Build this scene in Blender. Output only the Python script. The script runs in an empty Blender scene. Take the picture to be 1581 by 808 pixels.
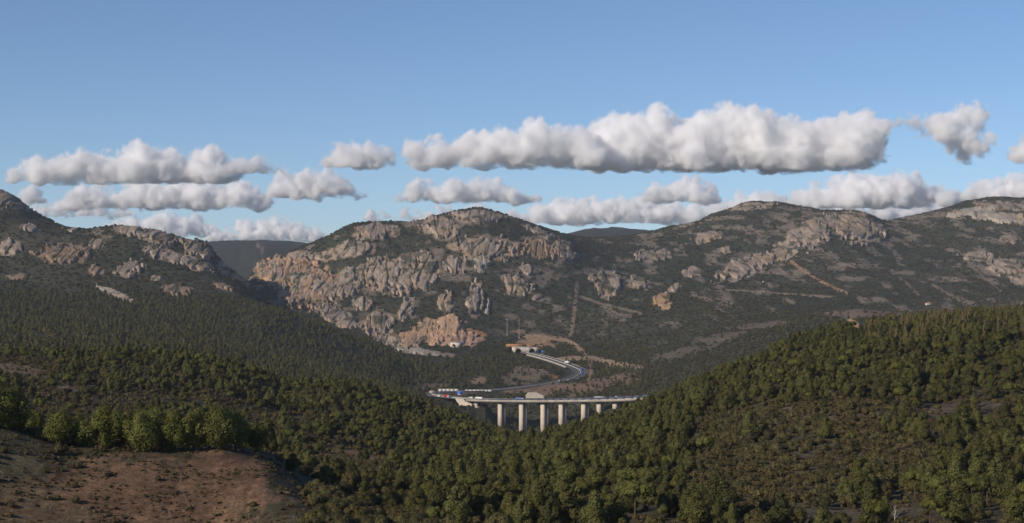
import bpy, bmesh, math, random
import numpy as np
from mathutils import Vector, Matrix

# ------------------------------------------------------------------ camera, world, sun, exposure
scn = bpy.context.scene
PW, PH, F, HV, CZ = 1581.0, 808.0, 2635.0, 440.0, 161.0      # photo size, focal length and horizon row in photo pixels, eye height
cam = bpy.data.cameras.new('camera')
cam.sensor_width = 36.0
cam.lens = F / PW * 36.0
cam.shift_y = (HV - PH / 2) / PW
cam.clip_start, cam.clip_end = 0.5, 200000.0
cam_o = bpy.data.objects.new('camera', cam)
scn.collection.objects.link(cam_o)
cam_o.location = (0, 0, CZ)
cam_o.rotation_euler = (math.pi / 2, 0, 0)
scn.camera = cam_o

SUN_AZ, SUN_EL = math.radians(180 + 52), math.radians(27)     # azimuth clockwise from +Y (view direction)
world = bpy.data.worlds.new('World')
scn.world = world
world.use_nodes = True
wn = world.node_tree
sky = wn.nodes.new('ShaderNodeTexSky')
sky.sky_type = 'NISHITA'
sky.sun_disc = False
sky.sun_elevation = SUN_EL
sky.sun_rotation = SUN_AZ
sky.altitude = 300
sky.air_density = 0.68
sky.dust_density = 0.15
sky.ozone_density = 4.0
wn.links.new(sky.outputs[0], wn.nodes['Background'].inputs[0])
wn.nodes['Background'].inputs[1].default_value = 0.106

sun = bpy.data.lights.new('sun', 'SUN')
sun.energy = 4.2
sun.angle = math.radians(0.53)
sun.color = (1.0, 0.87, 0.73)
sun_o = bpy.data.objects.new('sun', sun)
scn.collection.objects.link(sun_o)
to_sun = Vector((math.sin(SUN_AZ) * math.cos(SUN_EL), math.cos(SUN_AZ) * math.cos(SUN_EL), math.sin(SUN_EL)))
sun_o.rotation_euler = to_sun.to_track_quat('Z', 'Y').to_euler()
sun_o.location = to_sun * 500

vs = scn.view_settings
vs.view_transform = 'Standard'
vs.look = 'None'
vs.exposure = 0.0
vs.gamma = 1.0
vs.use_curve_mapping = False
cy = scn.cycles
cy.use_denoising = True
cy.max_bounces = 44
cy.diffuse_bounces = 3
cy.glossy_bounces = 2
cy.transmission_bounces = 4
cy.transparent_max_bounces = 16
cy.volume_bounces = 40
cy.use_adaptive_sampling = False

# ------------------------------------------------------------------ numpy noise
rng = np.random.default_rng(7)
random.seed(7)

def _hash(ix, iy, iz, seed):
    h = (ix.astype(np.int64) * 374761393 + iy.astype(np.int64) * 668265263 + iz.astype(np.int64) * 2147483647 + seed * 974711) & 0x7fffffff
    h = ((h ^ (h >> 13)) * 1274126177) & 0x7fffffff
    h = ((h ^ (h >> 16)) * 1103515245) & 0x7fffffff
    return (h & 0xffff) / 65535.0

def vnoise(x, y, z=None, seed=0):
    """smooth value noise in -1..1"""
    if z is None:
        xf, yf = np.floor(x), np.floor(y)
        fx, fy = x - xf, y - yf
        fx, fy = fx * fx * fx * (fx * (fx * 6 - 15) + 10), fy * fy * fy * (fy * (fy * 6 - 15) + 10)
        o = np.zeros_like(xf)
        a, b = _hash(xf, yf, o, seed), _hash(xf + 1, yf, o, seed)
        c, d = _hash(xf, yf + 1, o, seed), _hash(xf + 1, yf + 1, o, seed)
        return ((a + (b - a) * fx) * (1 - fy) + (c + (d - c) * fx) * fy) * 2 - 1
    zf = np.floor(z)
    fz = z - zf
    fz = fz * fz * (3 - 2 * fz)
    lo = _vn3(x, y, zf, seed)
    hi = _vn3(x, y, zf + 1, seed)
    return lo + (hi - lo) * fz

def _vn3(x, y, zf, seed):
    xf, yf = np.floor(x), np.floor(y)
    fx, fy = x - xf, y - yf
    fx, fy = fx * fx * (3 - 2 * fx), fy * fy * (3 - 2 * fy)
    a, b = _hash(xf, yf, zf, seed), _hash(xf + 1, yf, zf, seed)
    c, d = _hash(xf, yf + 1, zf, seed), _hash(xf + 1, yf + 1, zf, seed)
    return ((a + (b - a) * fx) * (1 - fy) + (c + (d - c) * fx) * fy) * 2 - 1

def fbm(x, y, z=None, octaves=4, seed=0, gain=0.5):
    s, a, t = 0, 1.0, 0
    for k in range(octaves):
        m = 2.03 ** k
        s = s + a * vnoise(x * m + 17.3 * k, y * m - 9.1 * k, None if z is None else z * m + 5.7 * k, seed + k)
        t += a
        a *= gain
    return s / t

def ridged(x, y, octaves=3, seed=0):
    s, a, t = 0, 1.0, 0
    for k in range(octaves):
        m = 2.1 ** k
        s = s + a * (1 - 2 * np.abs(vnoise(x * m + 3.3 * k, y * m + 7.7 * k, None, seed + k)))
        t += a
        a *= 0.5
    return s / t

def worley(x, y, seed=0):
    """returns (F1, F2, cell value)"""
    xf, yf = np.floor(x), np.floor(y)
    f1 = np.full(x.shape, 9.0); f2 = np.full(x.shape, 9.0); val = np.zeros(x.shape)
    o = np.zeros_like(xf)
    for i in (-1, 0, 1):
        for j in (-1, 0, 1):
            cx, cy_ = xf + i, yf + j
            px = cx + _hash(cx, cy_, o, seed); py = cy_ + _hash(cx, cy_, o + 1, seed)
            d = np.hypot(px - x, py - y)
            v = _hash(cx, cy_, o + 2, seed)
            near = d < f1
            f2 = np.where(near, f1, np.minimum(f2, d))
            val = np.where(near, v, val)
            f1 = np.where(near, d, f1)
    return f1, f2, val

def sstep(a, b, x):
    t = np.clip((x - a) / (b - a), 0, 1)
    return t * t * (3 - 2 * t)

# ------------------------------------------------------------------ the lie of the land
# Ridge and valley lines, near to far.  Each is a list of (photo column, photo row, distance in metres).
LINES = [
    [(0, 440 + 1.9 * F / 1.0, 1.0)],
    [(0, 1000, 60)],
    [(-300, 850, 235), (0, 870, 270), (330, 865, 285), (420, 860, 270), (520, 855, 255), (640, 860, 250), (900, 850, 262), (1581, 842, 268), (1900, 840, 270)],
    [(-300, 640, 345), (0, 655, 345), (60, 672, 345), (100, 686, 344), (230, 692, 346), (350, 692, 350), (410, 702, 352), (450, 728, 350), (480, 752, 346), (540, 790, 338), (600, 802, 345),
     (700, 778, 380), (800, 760, 420), (1000, 725, 450), (1200, 715, 450), (1330, 712, 450), (1581, 706, 450), (1900, 690, 450)],
    [(-300, 705, 470), (0, 712, 480), (250, 722, 490), (400, 724, 520), (500, 722, 540), (600, 722, 560), (640, 738, 560), (720, 738, 580), (800, 722, 600), (1000, 670, 620), (1200, 612, 640), (1330, 592, 640), (1581, 584, 640), (1900, 560, 640)],
    [(-300, 610, 720), (0, 618, 720), (250, 640, 720), (400, 676, 700), (480, 688, 700), (600, 706, 700), (680, 716, 730), (740, 718, 760), (800, 702, 780), (900, 680, 800), (1000, 641, 820), (1100, 600, 820), (1200, 558, 820), (1330, 535, 820), (1450, 526, 820), (1581, 520, 820), (1900, 500, 820)],
    [(-300, 548, 1000), (0, 552, 1000), (150, 558, 1000), (250, 556, 1000), (330, 566, 1000), (400, 590, 1000), (440, 607, 1000), (500, 600, 1020), (560, 608, 1020), (600, 624, 1020), (700, 652, 1020), (760, 676, 1000), (800, 690, 990), (840, 684, 980), (900, 668, 980), (960, 648, 980),
     (1000, 630, 980), (1060, 606, 980), (1150, 572, 980), (1250, 528, 980), (1330, 512, 980), (1450, 504, 980), (1581, 498, 980), (1900, 480, 980)],
    [(-300, 580, 1300), (0, 582, 1300), (250, 590, 1300), (400, 612, 1300), (600, 640, 1350), (760, 695, 1400), (900, 690, 1400), (1000, 660, 1400), (1150, 600, 1400), (1330, 540, 1300), (1450, 500, 1250), (1520, 490, 1250), (1581, 487, 1250), (1900, 470, 1250)],
    [(-300, 528, 1750), (0, 534, 1750), (250, 542, 1750), (400, 572, 1800), (500, 588, 1850), (600, 606, 2000), (650, 618, 2250), (690, 630, 2400), (735, 645, 2505), (775, 661, 2490), (806, 673, 2470), (840, 673, 2452), (871, 660, 2432), (900, 651, 2412), (935, 636, 2360), (960, 630, 2350), (1000, 622, 2340), (1100, 600, 2300), (1330, 560, 2000), (1581, 530, 1900), (1900, 510, 1900)],
    [(-300, 486, 2350), (0, 496, 2350), (250, 508, 2350), (400, 540, 2400), (500, 566, 2450), (600, 596, 2520), (640, 607, 2600), (700, 611, 2610), (760, 613, 2620), (830, 612, 2620), (900, 607, 2600), (960, 600, 2580), (1000, 592, 2560), (1100, 566, 2540), (1200, 540, 2500), (1330, 515, 2450), (1581, 505, 2450), (1900, 490, 2450)],
    [(-300, 440, 2900), (0, 456, 2900), (100, 462, 2900), (250, 470, 2900), (400, 472, 2950), (440, 482, 2980), (520, 511, 3000), (580, 535, 3000), (620, 549, 3000), (700, 551, 3040), (760, 547, 3100), (800, 548, 3165), (840, 548, 3170), (870, 552, 3150), (900, 556, 3100), (930, 566, 3060), (1000, 560, 3000),
     (1100, 530, 2950), (1200, 502, 2950), (1280, 482, 2950), (1330, 478, 2950), (1400, 484, 2950), (1581, 494, 2950), (1900, 480, 2950)],
    [(-300, 380, 3250), (0, 402, 3250), (200, 404, 3250), (320, 424, 3250), (370, 440, 3250), (400, 472, 3230), (440, 494, 3250), (520, 522, 3250), (600, 536, 3250), (650, 522, 3280), (700, 514, 3300), (760, 522, 3330), (815, 527, 3350), (900, 526, 3350), (1000, 520, 3350), (1100, 500, 3350), (1200, 490, 3400), (1330, 494, 3500), (1450, 490, 3500), (1581, 498, 3500), (1900, 480, 3500)],
    [(-300, 250, 3600), (-120, 285, 3600), (0, 299, 3600), (30, 312, 3600), (50, 328, 3600), (100, 350, 3600), (150, 356, 3600), (180, 349, 3600), (215, 351, 3600), (250, 358, 3600), (300, 372, 3600), (322, 380, 3600), (335, 402, 3590), (360, 424, 3560), (388, 446, 3500), (398, 462, 3480), (420, 466, 3490), (470, 478, 3500), (520, 478, 3520), (620, 458, 3600), (700, 448, 3650), (735, 446, 3680), (820, 462, 3700), (900, 474, 3750),
     (1000, 468, 3800), (1100, 456, 3850), (1200, 452, 3900), (1330, 450, 3950), (1450, 450, 4000), (1581, 444, 4000), (1900, 440, 4000)],
    [(-300, 330, 4150), (0, 370, 4150), (200, 420, 4150), (320, 430, 4150), (375, 442, 4150), (388, 432, 4120), (400, 410, 4080), (430, 398, 4060), (470, 384, 4080), (510, 368, 4110), (540, 351, 4130), (560, 346, 4150), (600, 344, 4180), (640, 344, 4200), (670, 334, 4220), (700, 329, 4250), (735, 325, 4260), (760, 329, 4270), (800, 340, 4280), (830, 352, 4300), (870, 364, 4320), (900, 372, 4350), (940, 384, 4400),
     (1000, 398, 4400), (1100, 394, 4450), (1200, 392, 4500), (1270, 376, 4500), (1330, 376, 4550), (1400, 392, 4600), (1500, 386, 4600), (1581, 380, 4600), (1900, 370, 4600)],
    [(-300, 380, 5100), (0, 400, 5100), (380, 446, 5100), (600, 410, 5100), (830, 392, 5100), (870, 378, 5050), (900, 370, 5050), (950, 368, 5050), (1000, 362, 5080), (1050, 350, 5100), (1080, 343, 5120), (1110, 330, 5140), (1140, 316, 5150), (1165, 312, 5150), (1200, 313, 5150), (1230, 322, 5150), (1270, 328, 5120), (1310, 327, 5080), (1340, 332, 5080), (1362, 343, 5150),
     (1380, 342, 5250), (1410, 336, 5300), (1450, 326, 5350), (1490, 314, 5400), (1530, 307, 5400), (1581, 309, 5400), (1700, 300, 5400), (1900, 290, 5400)],
    [(-300, 430, 6300), (380, 440, 6300), (900, 420, 6300), (1581, 400, 6300), (1900, 400, 6300)],
    [(-300, 380, 8600), (200, 381, 8600), (300, 376, 8600), (360, 373, 8600), (410, 371, 8600), (450, 373, 8600), (490, 379, 8600), (560, 386, 8600), (800, 375, 8600), (870, 363, 8600), (900, 355, 8600), (945, 352, 8600), (1000, 356, 8600), (1060, 362, 8600), (1200, 372, 8600), (1581, 380, 8600), (1900, 380, 8600)],
    [(-300, 436, 11500), (1900, 436, 11500)],
]
LU = [np.array([p[0] for p in L], float) for L in LINES]
LV = [np.array([p[1] for p in L], float) for L in LINES]
LD = [np.array([p[2] for p in L], float) for L in LINES]
K = len(LINES)

def _lin_smooth(u, xu, yv):
    r = 9.0
    return (np.interp(u - r, xu, yv) + 2 * np.interp(u, xu, yv) + np.interp(u + r, xu, yv)) / 4

def knots(u):
    D = np.stack([_lin_smooth(u, LU[k], LD[k]) for k in range(K)], -1)
    V = np.stack([_lin_smooth(u, LU[k], LV[k]) for k in range(K)], -1)
    return D, CZ + (HV - V) / F * D

def base_height(u, D):
    """monotone-cubic profile through the lines of each bearing"""
    shp = u.shape
    u, D = u.ravel(), D.ravel()
    Dk, Zk = knots(u)
    h = np.diff(Dk, axis=1)
    dl = np.diff(Zk, axis=1) / h
    m = np.zeros_like(Dk)
    same = dl[:, :-1] * dl[:, 1:] > 0
    w1, w2 = 2 * h[:, 1:] + h[:, :-1], h[:, 1:] + 2 * h[:, :-1]
    with np.errstate(divide='ignore', invalid='ignore'):
        hm = (w1 + w2) / (w1 / dl[:, :-1] + w2 / dl[:, 1:])
    m[:, 1:-1] = np.where(same, hm, 0)
    m[:, 0], m[:, -1] = dl[:, 0], dl[:, -1]
    i = np.clip((D[:, None] >= Dk).sum(1) - 1, 0, K - 2)
    r = np.arange(len(u))
    hh = h[r, i]
    t = np.clip((D - Dk[r, i]) / hh, 0, 1)
    z = ((1 + 2 * t) * (1 - t) ** 2 * Zk[r, i] + t * (1 - t) ** 2 * hh * m[r, i] + t * t * (3 - 2 * t) * Zk[r, i + 1] + t * t * (t - 1) * hh * m[r, i + 1])
    return z.reshape(shp)

def pix(u, v, D):
    return np.array([(u - PW / 2) / F * D, D, CZ + (HV - v) / F * D])

# motorway: (column, row, distance, on a bridge)
ROAD_CTRL = [(1130, 604, 2330), (1040, 611, 2345), (970, 616, 2368), (900, 617.5, 2400), (830, 618, 2440), (770, 617.5, 2475), (730, 616.5, 2500), (700, 614.5, 2522), (676, 611.5, 2548), (664, 608.0, 2585), (676, 605.6, 2625), (715, 604.2, 2662),
             (760, 602.4, 2695), (800, 599.2, 2730), (838, 593.8, 2770), (872, 588, 2815), (893, 580, 2868), (896, 572.5, 2930), (882, 565.5, 2995), (858, 557, 3060), (836, 550.5, 3120), (820, 546.5, 3168), (812, 544.6, 3195)]
def catmull(P, n):
    P = np.array(P); out = []
    Q = np.vstack([2 * P[0] - P[1], P, 2 * P[-1] - P[-2]])
    for i in range(1, len(Q) - 2):
        for k in range(n):
            t = k / n
            out.append(0.5 * ((2 * Q[i]) + (-Q[i - 1] + Q[i + 1]) * t + (2 * Q[i - 1] - 5 * Q[i] + 4 * Q[i + 1] - Q[i + 2]) * t * t + (-Q[i - 1] + 3 * Q[i] - 3 * Q[i + 1] + Q[i + 2]) * t ** 3))
    out.append(P[-1])
    return np.array(out)
def resample(P, step):
    s = np.r_[0, np.cumsum(np.linalg.norm(np.diff(P[:, :2], axis=0), axis=1))]
    n = int(s[-1] / step)
    q = np.linspace(0, s[-1], n + 1)
    return np.stack([np.interp(q, s, P[:, k]) for k in range(3)], -1), q
ROAD, ROAD_S = resample(catmull([pix(*c) for c in ROAD_CTRL], 14), 6.0)
for _ in range(14):
    ROAD[1:-1] = (ROAD[:-2] + 2 * ROAD[1:-1] + ROAD[2:]) / 4
ROAD_U = ROAD[:, 0] / ROAD[:, 1] * F + PW / 2
_near = ROAD[:, 1] < 2560
BRIDGE_A = _near & (ROAD_U > 724)                       # long viaduct
_k = np.arange(len(ROAD))
BRIDGE_B = (ROAD[:, 1] > 2985) & (ROAD[:, 1] < 3166)    # short viaduct below the portals
ON_GROUND = ~(BRIDGE_A | BRIDGE_B)
PORTAL = ROAD[-1].copy()
TAN = np.gradient(ROAD, axis=0); TAN /= np.linalg.norm(TAN[:, :2], axis=1)[:, None]
NOR = np.stack([-TAN[:, 1], TAN[:, 0], np.zeros(len(ROAD))], -1)

def road_dist(X, Y, sel=None):
    """distance to the road centre line and its level, for points near it"""
    d = np.full(X.shape, 1e9); z = np.zeros(X.shape); idx = np.zeros(X.shape, int)
    box = (Y > 2200) & (Y < 3320) & (X > -260) & (X < 420)
    P = ROAD if sel is None else ROAD[sel]
    ids = np.arange(len(ROAD)) if sel is None else np.nonzero(sel)[0]
    xs, ys = X[box], Y[box]
    if len(xs) == 0:
        return d, z, idx
    bd = np.full(xs.shape, 1e9); bi = np.zeros(xs.shape, int)
    for k in range(len(P)):
        q = np.hypot(xs - P[k, 0], ys - P[k, 1])
        c = q < bd
        bd[c] = q[c]; bi[c] = k
    d[box] = bd; z[box] = P[bi, 2]; idx[box] = ids[bi]
    return d, z, idx

def height(X, Y, detail=True):
    u = X / Y * F + PW / 2
    z = base_height(u, Y)
    amp = np.interp(Y, [0, 250, 350, 700, 1200, 2200, 2500, 2750, 3000, 3300, 4000, 5200, 8600], [0.1, 0.5, 1.0, 1.8, 3.0, 3.0, 1.4, 1.4, 4.0, 9.0, 13.0, 14.0, 12.0])
    wl = np.interp(Y, [0, 350, 1000, 3000, 5200, 8600], [12, 25, 60, 150, 210, 380])
    wl = np.round(wl / 1.0)
    # two fixed wavelengths cross-faded by distance so that the field stays continuous
    near = fbm(X / 28, Y / 28, octaves=3, seed=3)
    near = near - 0.22 * sstep(0.35, 0.0, np.abs(vnoise(X / 5.5 + 0.8 * near, Y / 34, seed=8))) * (Y > 250) * (Y < 420) + 0.2 * fbm(X / 3, Y / 3, octaves=2, seed=9) * (Y < 420)
    mid = fbm(X / 90, Y / 90, octaves=4, seed=5)
    far = 0.75 * ridged(X / 240 + 0.25 * mid, Y / 300, octaves=4, seed=11) + 0.45 * fbm(X / 90, Y / 90, octaves=3, seed=13)
    wm, wf = sstep(400, 900, Y), sstep(2900, 3500, Y)
    n = near * (1 - wm) + mid * wm * (1 - wf) + far * wf
    z = z + n * amp
    # spur on the far ridge, earthworks of the motorway
    z = z + 40 * np.exp(-((u - 415 - (Y - 7600) * 0.05) / 26) ** 2) * sstep(6600, 7400, Y) * sstep(8200, 7500, Y)
    d, rz, _ = road_dist(X, Y, ON_GROUND)
    ok = Y < PORTAL[1] + 3
    w = (1 - sstep(17, 46, d)) * ok
    z = z * (1 - w) + (rz - 0.6) * w
    for sel, cl in ((BRIDGE_A, 9.0), (BRIDGE_B, 4.0)):
        d, rz, _ = road_dist(X, Y, sel)
        lim = rz - cl
        over = (d < 60) & (z > lim) & ok
        f = 1 - sstep(16, 60, d)
        z = np.where(over, z * (1 - f) + lim * f, z)
    return z

def hit(u, v, d0=200.0, d1=9000.0):
    """where the ray of a photo pixel meets the land (or its nearest miss)"""
    D = np.geomspace(d0, d1, 1400)
    z = height((u - PW / 2) / F * D, D)
    s = (z - CZ) / D - (HV - v) / F
    k = np.nonzero(s >= 0)[0]
    k = k[0] if len(k) else int(np.argmax(s))
    return np.array([(u - PW / 2) / F * D[k], D[k], z[k]])

# ------------------------------------------------------------------ materials
MATS = {}
def mat(name, col, rough=0.85, noise=0.0, scale=1.0, spec=0.25, metallic=0.0, bump=0.0, rand=0.0, transl=0.0):
    if name in MATS:
        return MATS[name]
    m = bpy.data.materials.new(name)
    m.use_nodes = True
    nt = m.node_tree; b = nt.nodes['Principled BSDF']
    b.inputs['Base Color'].default_value = (*col, 1)
    b.inputs['Roughness'].default_value = rough
    b.inputs['Specular IOR Level'].default_value = spec
    b.inputs['Metallic'].default_value = metallic
    out = None
    if noise > 0:
        tc = nt.nodes.new('ShaderNodeTexCoord')
        tn = nt.nodes.new('ShaderNodeTexNoise'); tn.inputs['Scale'].default_value = scale; tn.inputs['Detail'].default_value = 6
        nt.links.new(tc.outputs['Object'], tn.inputs['Vector'])
        mr = nt.nodes.new('ShaderNodeMapRange'); mr.inputs[1].default_value = 0.3; mr.inputs[2].default_value = 0.7
        mr.inputs[3].default_value = 1 - noise; mr.inputs[4].default_value = 1 + noise
        nt.links.new(tn.outputs['Fac'], mr.inputs[0])
        mx = nt.nodes.new('ShaderNodeVectorMath'); mx.operation = 'SCALE'
        mx.inputs[0].default_value = col
        nt.links.new(mr.outputs[0], mx.inputs['Scale'])
        out = mx.outputs[0]
        if bump > 0:
            bp = nt.nodes.new('ShaderNodeBump'); bp.inputs['Strength'].default_value = bump; bp.inputs['Distance'].default_value = 0.3
            nt.links.new(tn.outputs['Fac'], bp.inputs['Height']); nt.links.new(bp.outputs[0], b.inputs['Normal'])
    if rand > 0:
        oi = nt.nodes.new('ShaderNodeObjectInfo')
        rp = nt.nodes.new('ShaderNodeValToRGB')
        e = rp.color_ramp.elements
        e[0].color = (col[0] * (1 - rand), col[1] * (1 - rand), col[2] * (1 - rand), 1)
        e[1].color = (col[0] * (1 + rand * 1.1), col[1] * (1 + rand), col[2] * (1 + rand * 0.5), 1)
        k = e.new(0.5); k.color = (col[0] * (1 + rand * .35), col[1], col[2] * 0.8, 1)
        nt.links.new(oi.outputs['Random'], rp.inputs[0])
        src = rp.outputs[0]
        if out is not None:
            mm = nt.nodes.new('ShaderNodeVectorMath'); mm.operation = 'SCALE'
            nt.links.new(src, mm.inputs[0]); nt.links.new(mr.outputs[0], mm.inputs['Scale'])
            src = mm.outputs[0]
        out = src
    if out is not None:
        nt.links.new(out, b.inputs['Base Color'])
    if transl > 0:
        tr = nt.nodes.new('ShaderNodeBsdfTranslucent')
        ms = nt.nodes.new('ShaderNodeMixShader'); ms.inputs[0].default_value = transl
        tr.inputs[0].default_value = (col[0] * 1.1, col[1] * 1.2, col[2] * 0.7, 1)
        if out is not None:
            nt.links.new(out, tr.inputs[0])
        nt.links.new(b.outputs[0], ms.inputs[1]); nt.links.new(tr.outputs[0], ms.inputs[2])
        nt.links.new(ms.outputs[0], nt.nodes['Material Output'].inputs[0])
    MATS[name] = m
    return m

def ground_material(name, fine):
    """land colour comes from a per-vertex albedo; the nodes add grain at several sizes"""
    m = bpy.data.materials.new(name); m.use_nodes = True
    nt = m.node_tree; b = nt.nodes['Principled BSDF']
    b.inputs['Roughness'].default_value = 0.95; b.inputs['Specular IOR Level'].default_value = 0.1
    at = nt.nodes.new('ShaderNodeAttribute'); at.attribute_name = 'albedo'
    tc = nt.nodes.new('ShaderNodeTexCoord')
    src = at.outputs['Color']
    last = None
    for sc, amt in fine:
        tn = nt.nodes.new('ShaderNodeTexNoise'); tn.inputs['Scale'].default_value = sc; tn.inputs['Detail'].default_value = 5; tn.inputs['Roughness'].default_value = 0.65
        nt.links.new(tc.outputs['Object'], tn.inputs['Vector'])
        mr = nt.nodes.new('ShaderNodeMapRange'); mr.inputs[1].default_value = 0.32; mr.inputs[2].default_value = 0.68; mr.inputs[3].default_value = 1 - amt; mr.inputs[4].default_value = 1 + amt
        nt.links.new(tn.outputs['Fac'], mr.inputs[0])
        mx = nt.nodes.new('ShaderNodeVectorMath'); mx.operation = 'SCALE'
        nt.links.new(src, mx.inputs[0]); nt.links.new(mr.outputs[0], mx.inputs['Scale'])
        src = mx.outputs[0]; last = tn
    nt.links.new(src, b.inputs['Base Color'])
    bp = nt.nodes.new('ShaderNodeBump'); bp.inputs['Strength'].default_value = 0.6; bp.inputs['Distance'].default_value = 0.25 / fine[-1][0] * 0.6
    nt.links.new(last.outputs['Fac'], bp.inputs['Height']); nt.links.new(bp.outputs[0], b.inputs['Normal'])
    return m

M_NEAR = ground_material('near_soil', [(0.12, 0.3), (0.55, 0.4), (2.2, 0.35)])
M_FAR = ground_material('far_land', [(0.02, 0.22), (0.12, 0.4)])
M_ROCK = ground_material('bare_rock', [(0.03, 0.15), (0.22, 0.3)])
for _n in [n for n in M_ROCK.node_tree.nodes if n.type == 'TEX_NOISE']:
    _mp = M_ROCK.node_tree.nodes.new('ShaderNodeMapping'); _mp.inputs['Scale'].default_value = (1.5, 1.0, 0.4)
    M_ROCK.node_tree.links.new(_n.inputs['Vector'].links[0].from_socket, _mp.inputs['Vector']); M_ROCK.node_tree.links.new(_mp.outputs[0], _n.inputs['Vector'])

CON = mat('pale_concrete', (0.55, 0.49, 0.40), 0.9, 0.12, 0.15)
CON_W = mat('white_concrete', (0.66, 0.61, 0.53), 0.9, 0.12, 0.1)
ASPH = mat('asphalt', (0.062, 0.062, 0.064), 0.85, 0.25, 0.08, spec=0.25)
EDGE = mat('stained_concrete', (0.36, 0.325, 0.28), 0.9, 0.25, 0.12)
PAINT = mat('road_paint', (0.7, 0.7, 0.68), 0.6)
STEEL = mat('galvanised_steel', (0.45, 0.46, 0.47), 0.45, metallic=0.6)
WHITE = mat('white_paint', (0.75, 0.75, 0.73), 0.45, spec=0.5)
CREAM = mat('cream_paint', (0.6, 0.55, 0.42), 0.5, spec=0.5)
GREYP = mat('grey_tarpaulin', (0.36, 0.37, 0.38), 0.6)
REDP = mat('red_paint', (0.45, 0.02, 0.025), 0.45, spec=0.5)
BLUEP = mat('blue_paint', (0.06, 0.16, 0.4), 0.45, spec=0.5)
SIGNB = mat('blue_sign', (0.03, 0.13, 0.5), 0.4)
DARKC = mat('dark_car', (0.04, 0.045, 0.06), 0.35, spec=0.6)
SILV = mat('silver_car', (0.4, 0.42, 0.45), 0.35, metallic=0.5)
GLASSD = mat('dark_glass', (0.02, 0.025, 0.03), 0.1, spec=0.8)
RUBBER = mat('rubber', (0.02, 0.02, 0.02), 0.9)
ORANGE = mat('orange_earth', (0.36, 0.19, 0.09), 0.95, 0.25, 0.2)
DARKT = mat('tunnel_lining', (0.07, 0.07, 0.07), 0.9)
BARK = mat('pine_bark', (0.085, 0.06, 0.045), 0.95, 0.3, 2.0)
BARKP = mat('pale_dead_wood', (0.42, 0.38, 0.32), 0.9, 0.2, 3.0)

# ------------------------------------------------------------------ object helpers
COL = scn.collection
def link(name, me, parent=None, m=None):
    o = bpy.data.objects.new(name, me)
    COL.objects.link(o)
    if parent is not None:
        o.parent = parent
    if m is not None and me is not None:
        me.materials.append(m)
    return o
def tag(o, label=None, cat=None, group=None, kind=None):
    if label: o['label'] = label
    if cat: o['category'] = cat
    if group: o['group'] = group
    if kind: o['kind'] = kind
    return o
def empty(name, loc, rz=0.0):
    o = bpy.data.objects.new(name, None)
    COL.objects.link(o)
    o.location = loc
    o.rotation_euler = (0, 0, rz)
    o.empty_display_size = 0.5
    return o
def mesh_np(name, V, Fq, smooth=False):
    """V (n,3), Fq (m,k) with constant k"""
    V = np.asarray(V, np.float32); Fq = np.asarray(Fq, np.int32)
    me = bpy.data.meshes.new(name)
    k = Fq.shape[1]
    me.vertices.add(len(V)); me.vertices.foreach_set('co', V.ravel())
    me.loops.add(Fq.size); me.loops.foreach_set('vertex_index', Fq.ravel())
    me.polygons.add(len(Fq))
    me.polygons.foreach_set('loop_start', np.arange(0, Fq.size, k, dtype=np.int32))
    me.polygons.foreach_set('loop_total', np.full(len(Fq), k, np.int32))
    if smooth:
        me.polygons.foreach_set('use_smooth', np.ones(len(Fq), bool))
    me.update(calc_edges=True)
    return me
def box_np(cx, cy_, cz, sx, sy, sz, taper=1.0):
    """box centred in x,y standing on cz"""
    x, y = sx / 2, sy / 2
    V = [(-x, -y, 0), (x, -y, 0), (x, y, 0), (-x, y, 0), (-x * taper, -y * taper, sz), (x * taper, -y * taper, sz), (x * taper, y * taper, sz), (-x * taper, y * taper, sz)]
    V = [(a + cx, b + cy_, c + cz) for a, b, c in V]
    Fc = [(0, 3, 2, 1), (4, 5, 6, 7), (0, 1, 5, 4), (1, 2, 6, 5), (2, 3, 7, 6), (3, 0, 4, 7)]
    return V, Fc
def boxes(name, items, parent=None, m=None, bevel=0.0):
    V, Fc = [], []
    for it in items:
        v, f = box_np(*it)
        n = len(V); V += v; Fc += [tuple(i + n for i in q) for q in f]
    me = mesh_np(name, V, Fc)
    o = link(name, me, parent, m)
    if bevel > 0:
        md = o.modifiers.new('bevel', 'BEVEL'); md.width = bevel; md.segments = 2
    return o
def prism(name, outline, y0, y1, parent=None, m=None, axis='y'):
    """extrude an (x,z) outline along y"""
    n = len(outline)
    V = [(x, y0, z) for x, z in outline] + [(x, y1, z) for x, z in outline]
    bm = bmesh.new()
    vs_ = [bm.verts.new(v) for v in V]
    bm.faces.new(vs_[:n]); bm.faces.new(vs_[n:][::-1])
    for i in range(n):
        j = (i + 1) % n
        bm.faces.new((vs_[i], vs_[i + n], vs_[j + n], vs_[j]))
    bmesh.ops.recalc_face_normals(bm, faces=bm.faces)
    me = bpy.data.meshes.new(name); bm.to_mesh(me); bm.free()
    return link(name, me, parent, m)
def tube_np(P, R, seg=6):
    P = np.asarray(P, float); V = []; Fc = []
    for i, p in enumerate(P):
        t = P[min(i + 1, len(P) - 1)] - P[max(i - 1, 0)]
        t = t / (np.linalg.norm(t) + 1e-9)
        a = np.cross(t, (0.31, 0.95, 0.1)); a /= np.linalg.norm(a) + 1e-9
        b = np.cross(t, a)
        for k in range(seg):
            an = 2 * math.pi * k / seg
            V.append(p + R[i] * (math.cos(an) * a + math.sin(an) * b))
    for i in range(len(P) - 1):
        for k in range(seg):
            k2 = (k + 1) % seg
            Fc.append((i * seg + k, i * seg + k2, (i + 1) * seg + k2, (i + 1) * seg + k))
    return np.array(V), np.array(Fc)
def join_np(parts):
    V, Fc, n = [], [], 0
    for v, f in parts:
        V.append(np.asarray(v, float)); Fc.append(np.asarray(f) + n); n += len(v)
    return np.vstack(V), np.vstack(Fc)

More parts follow.
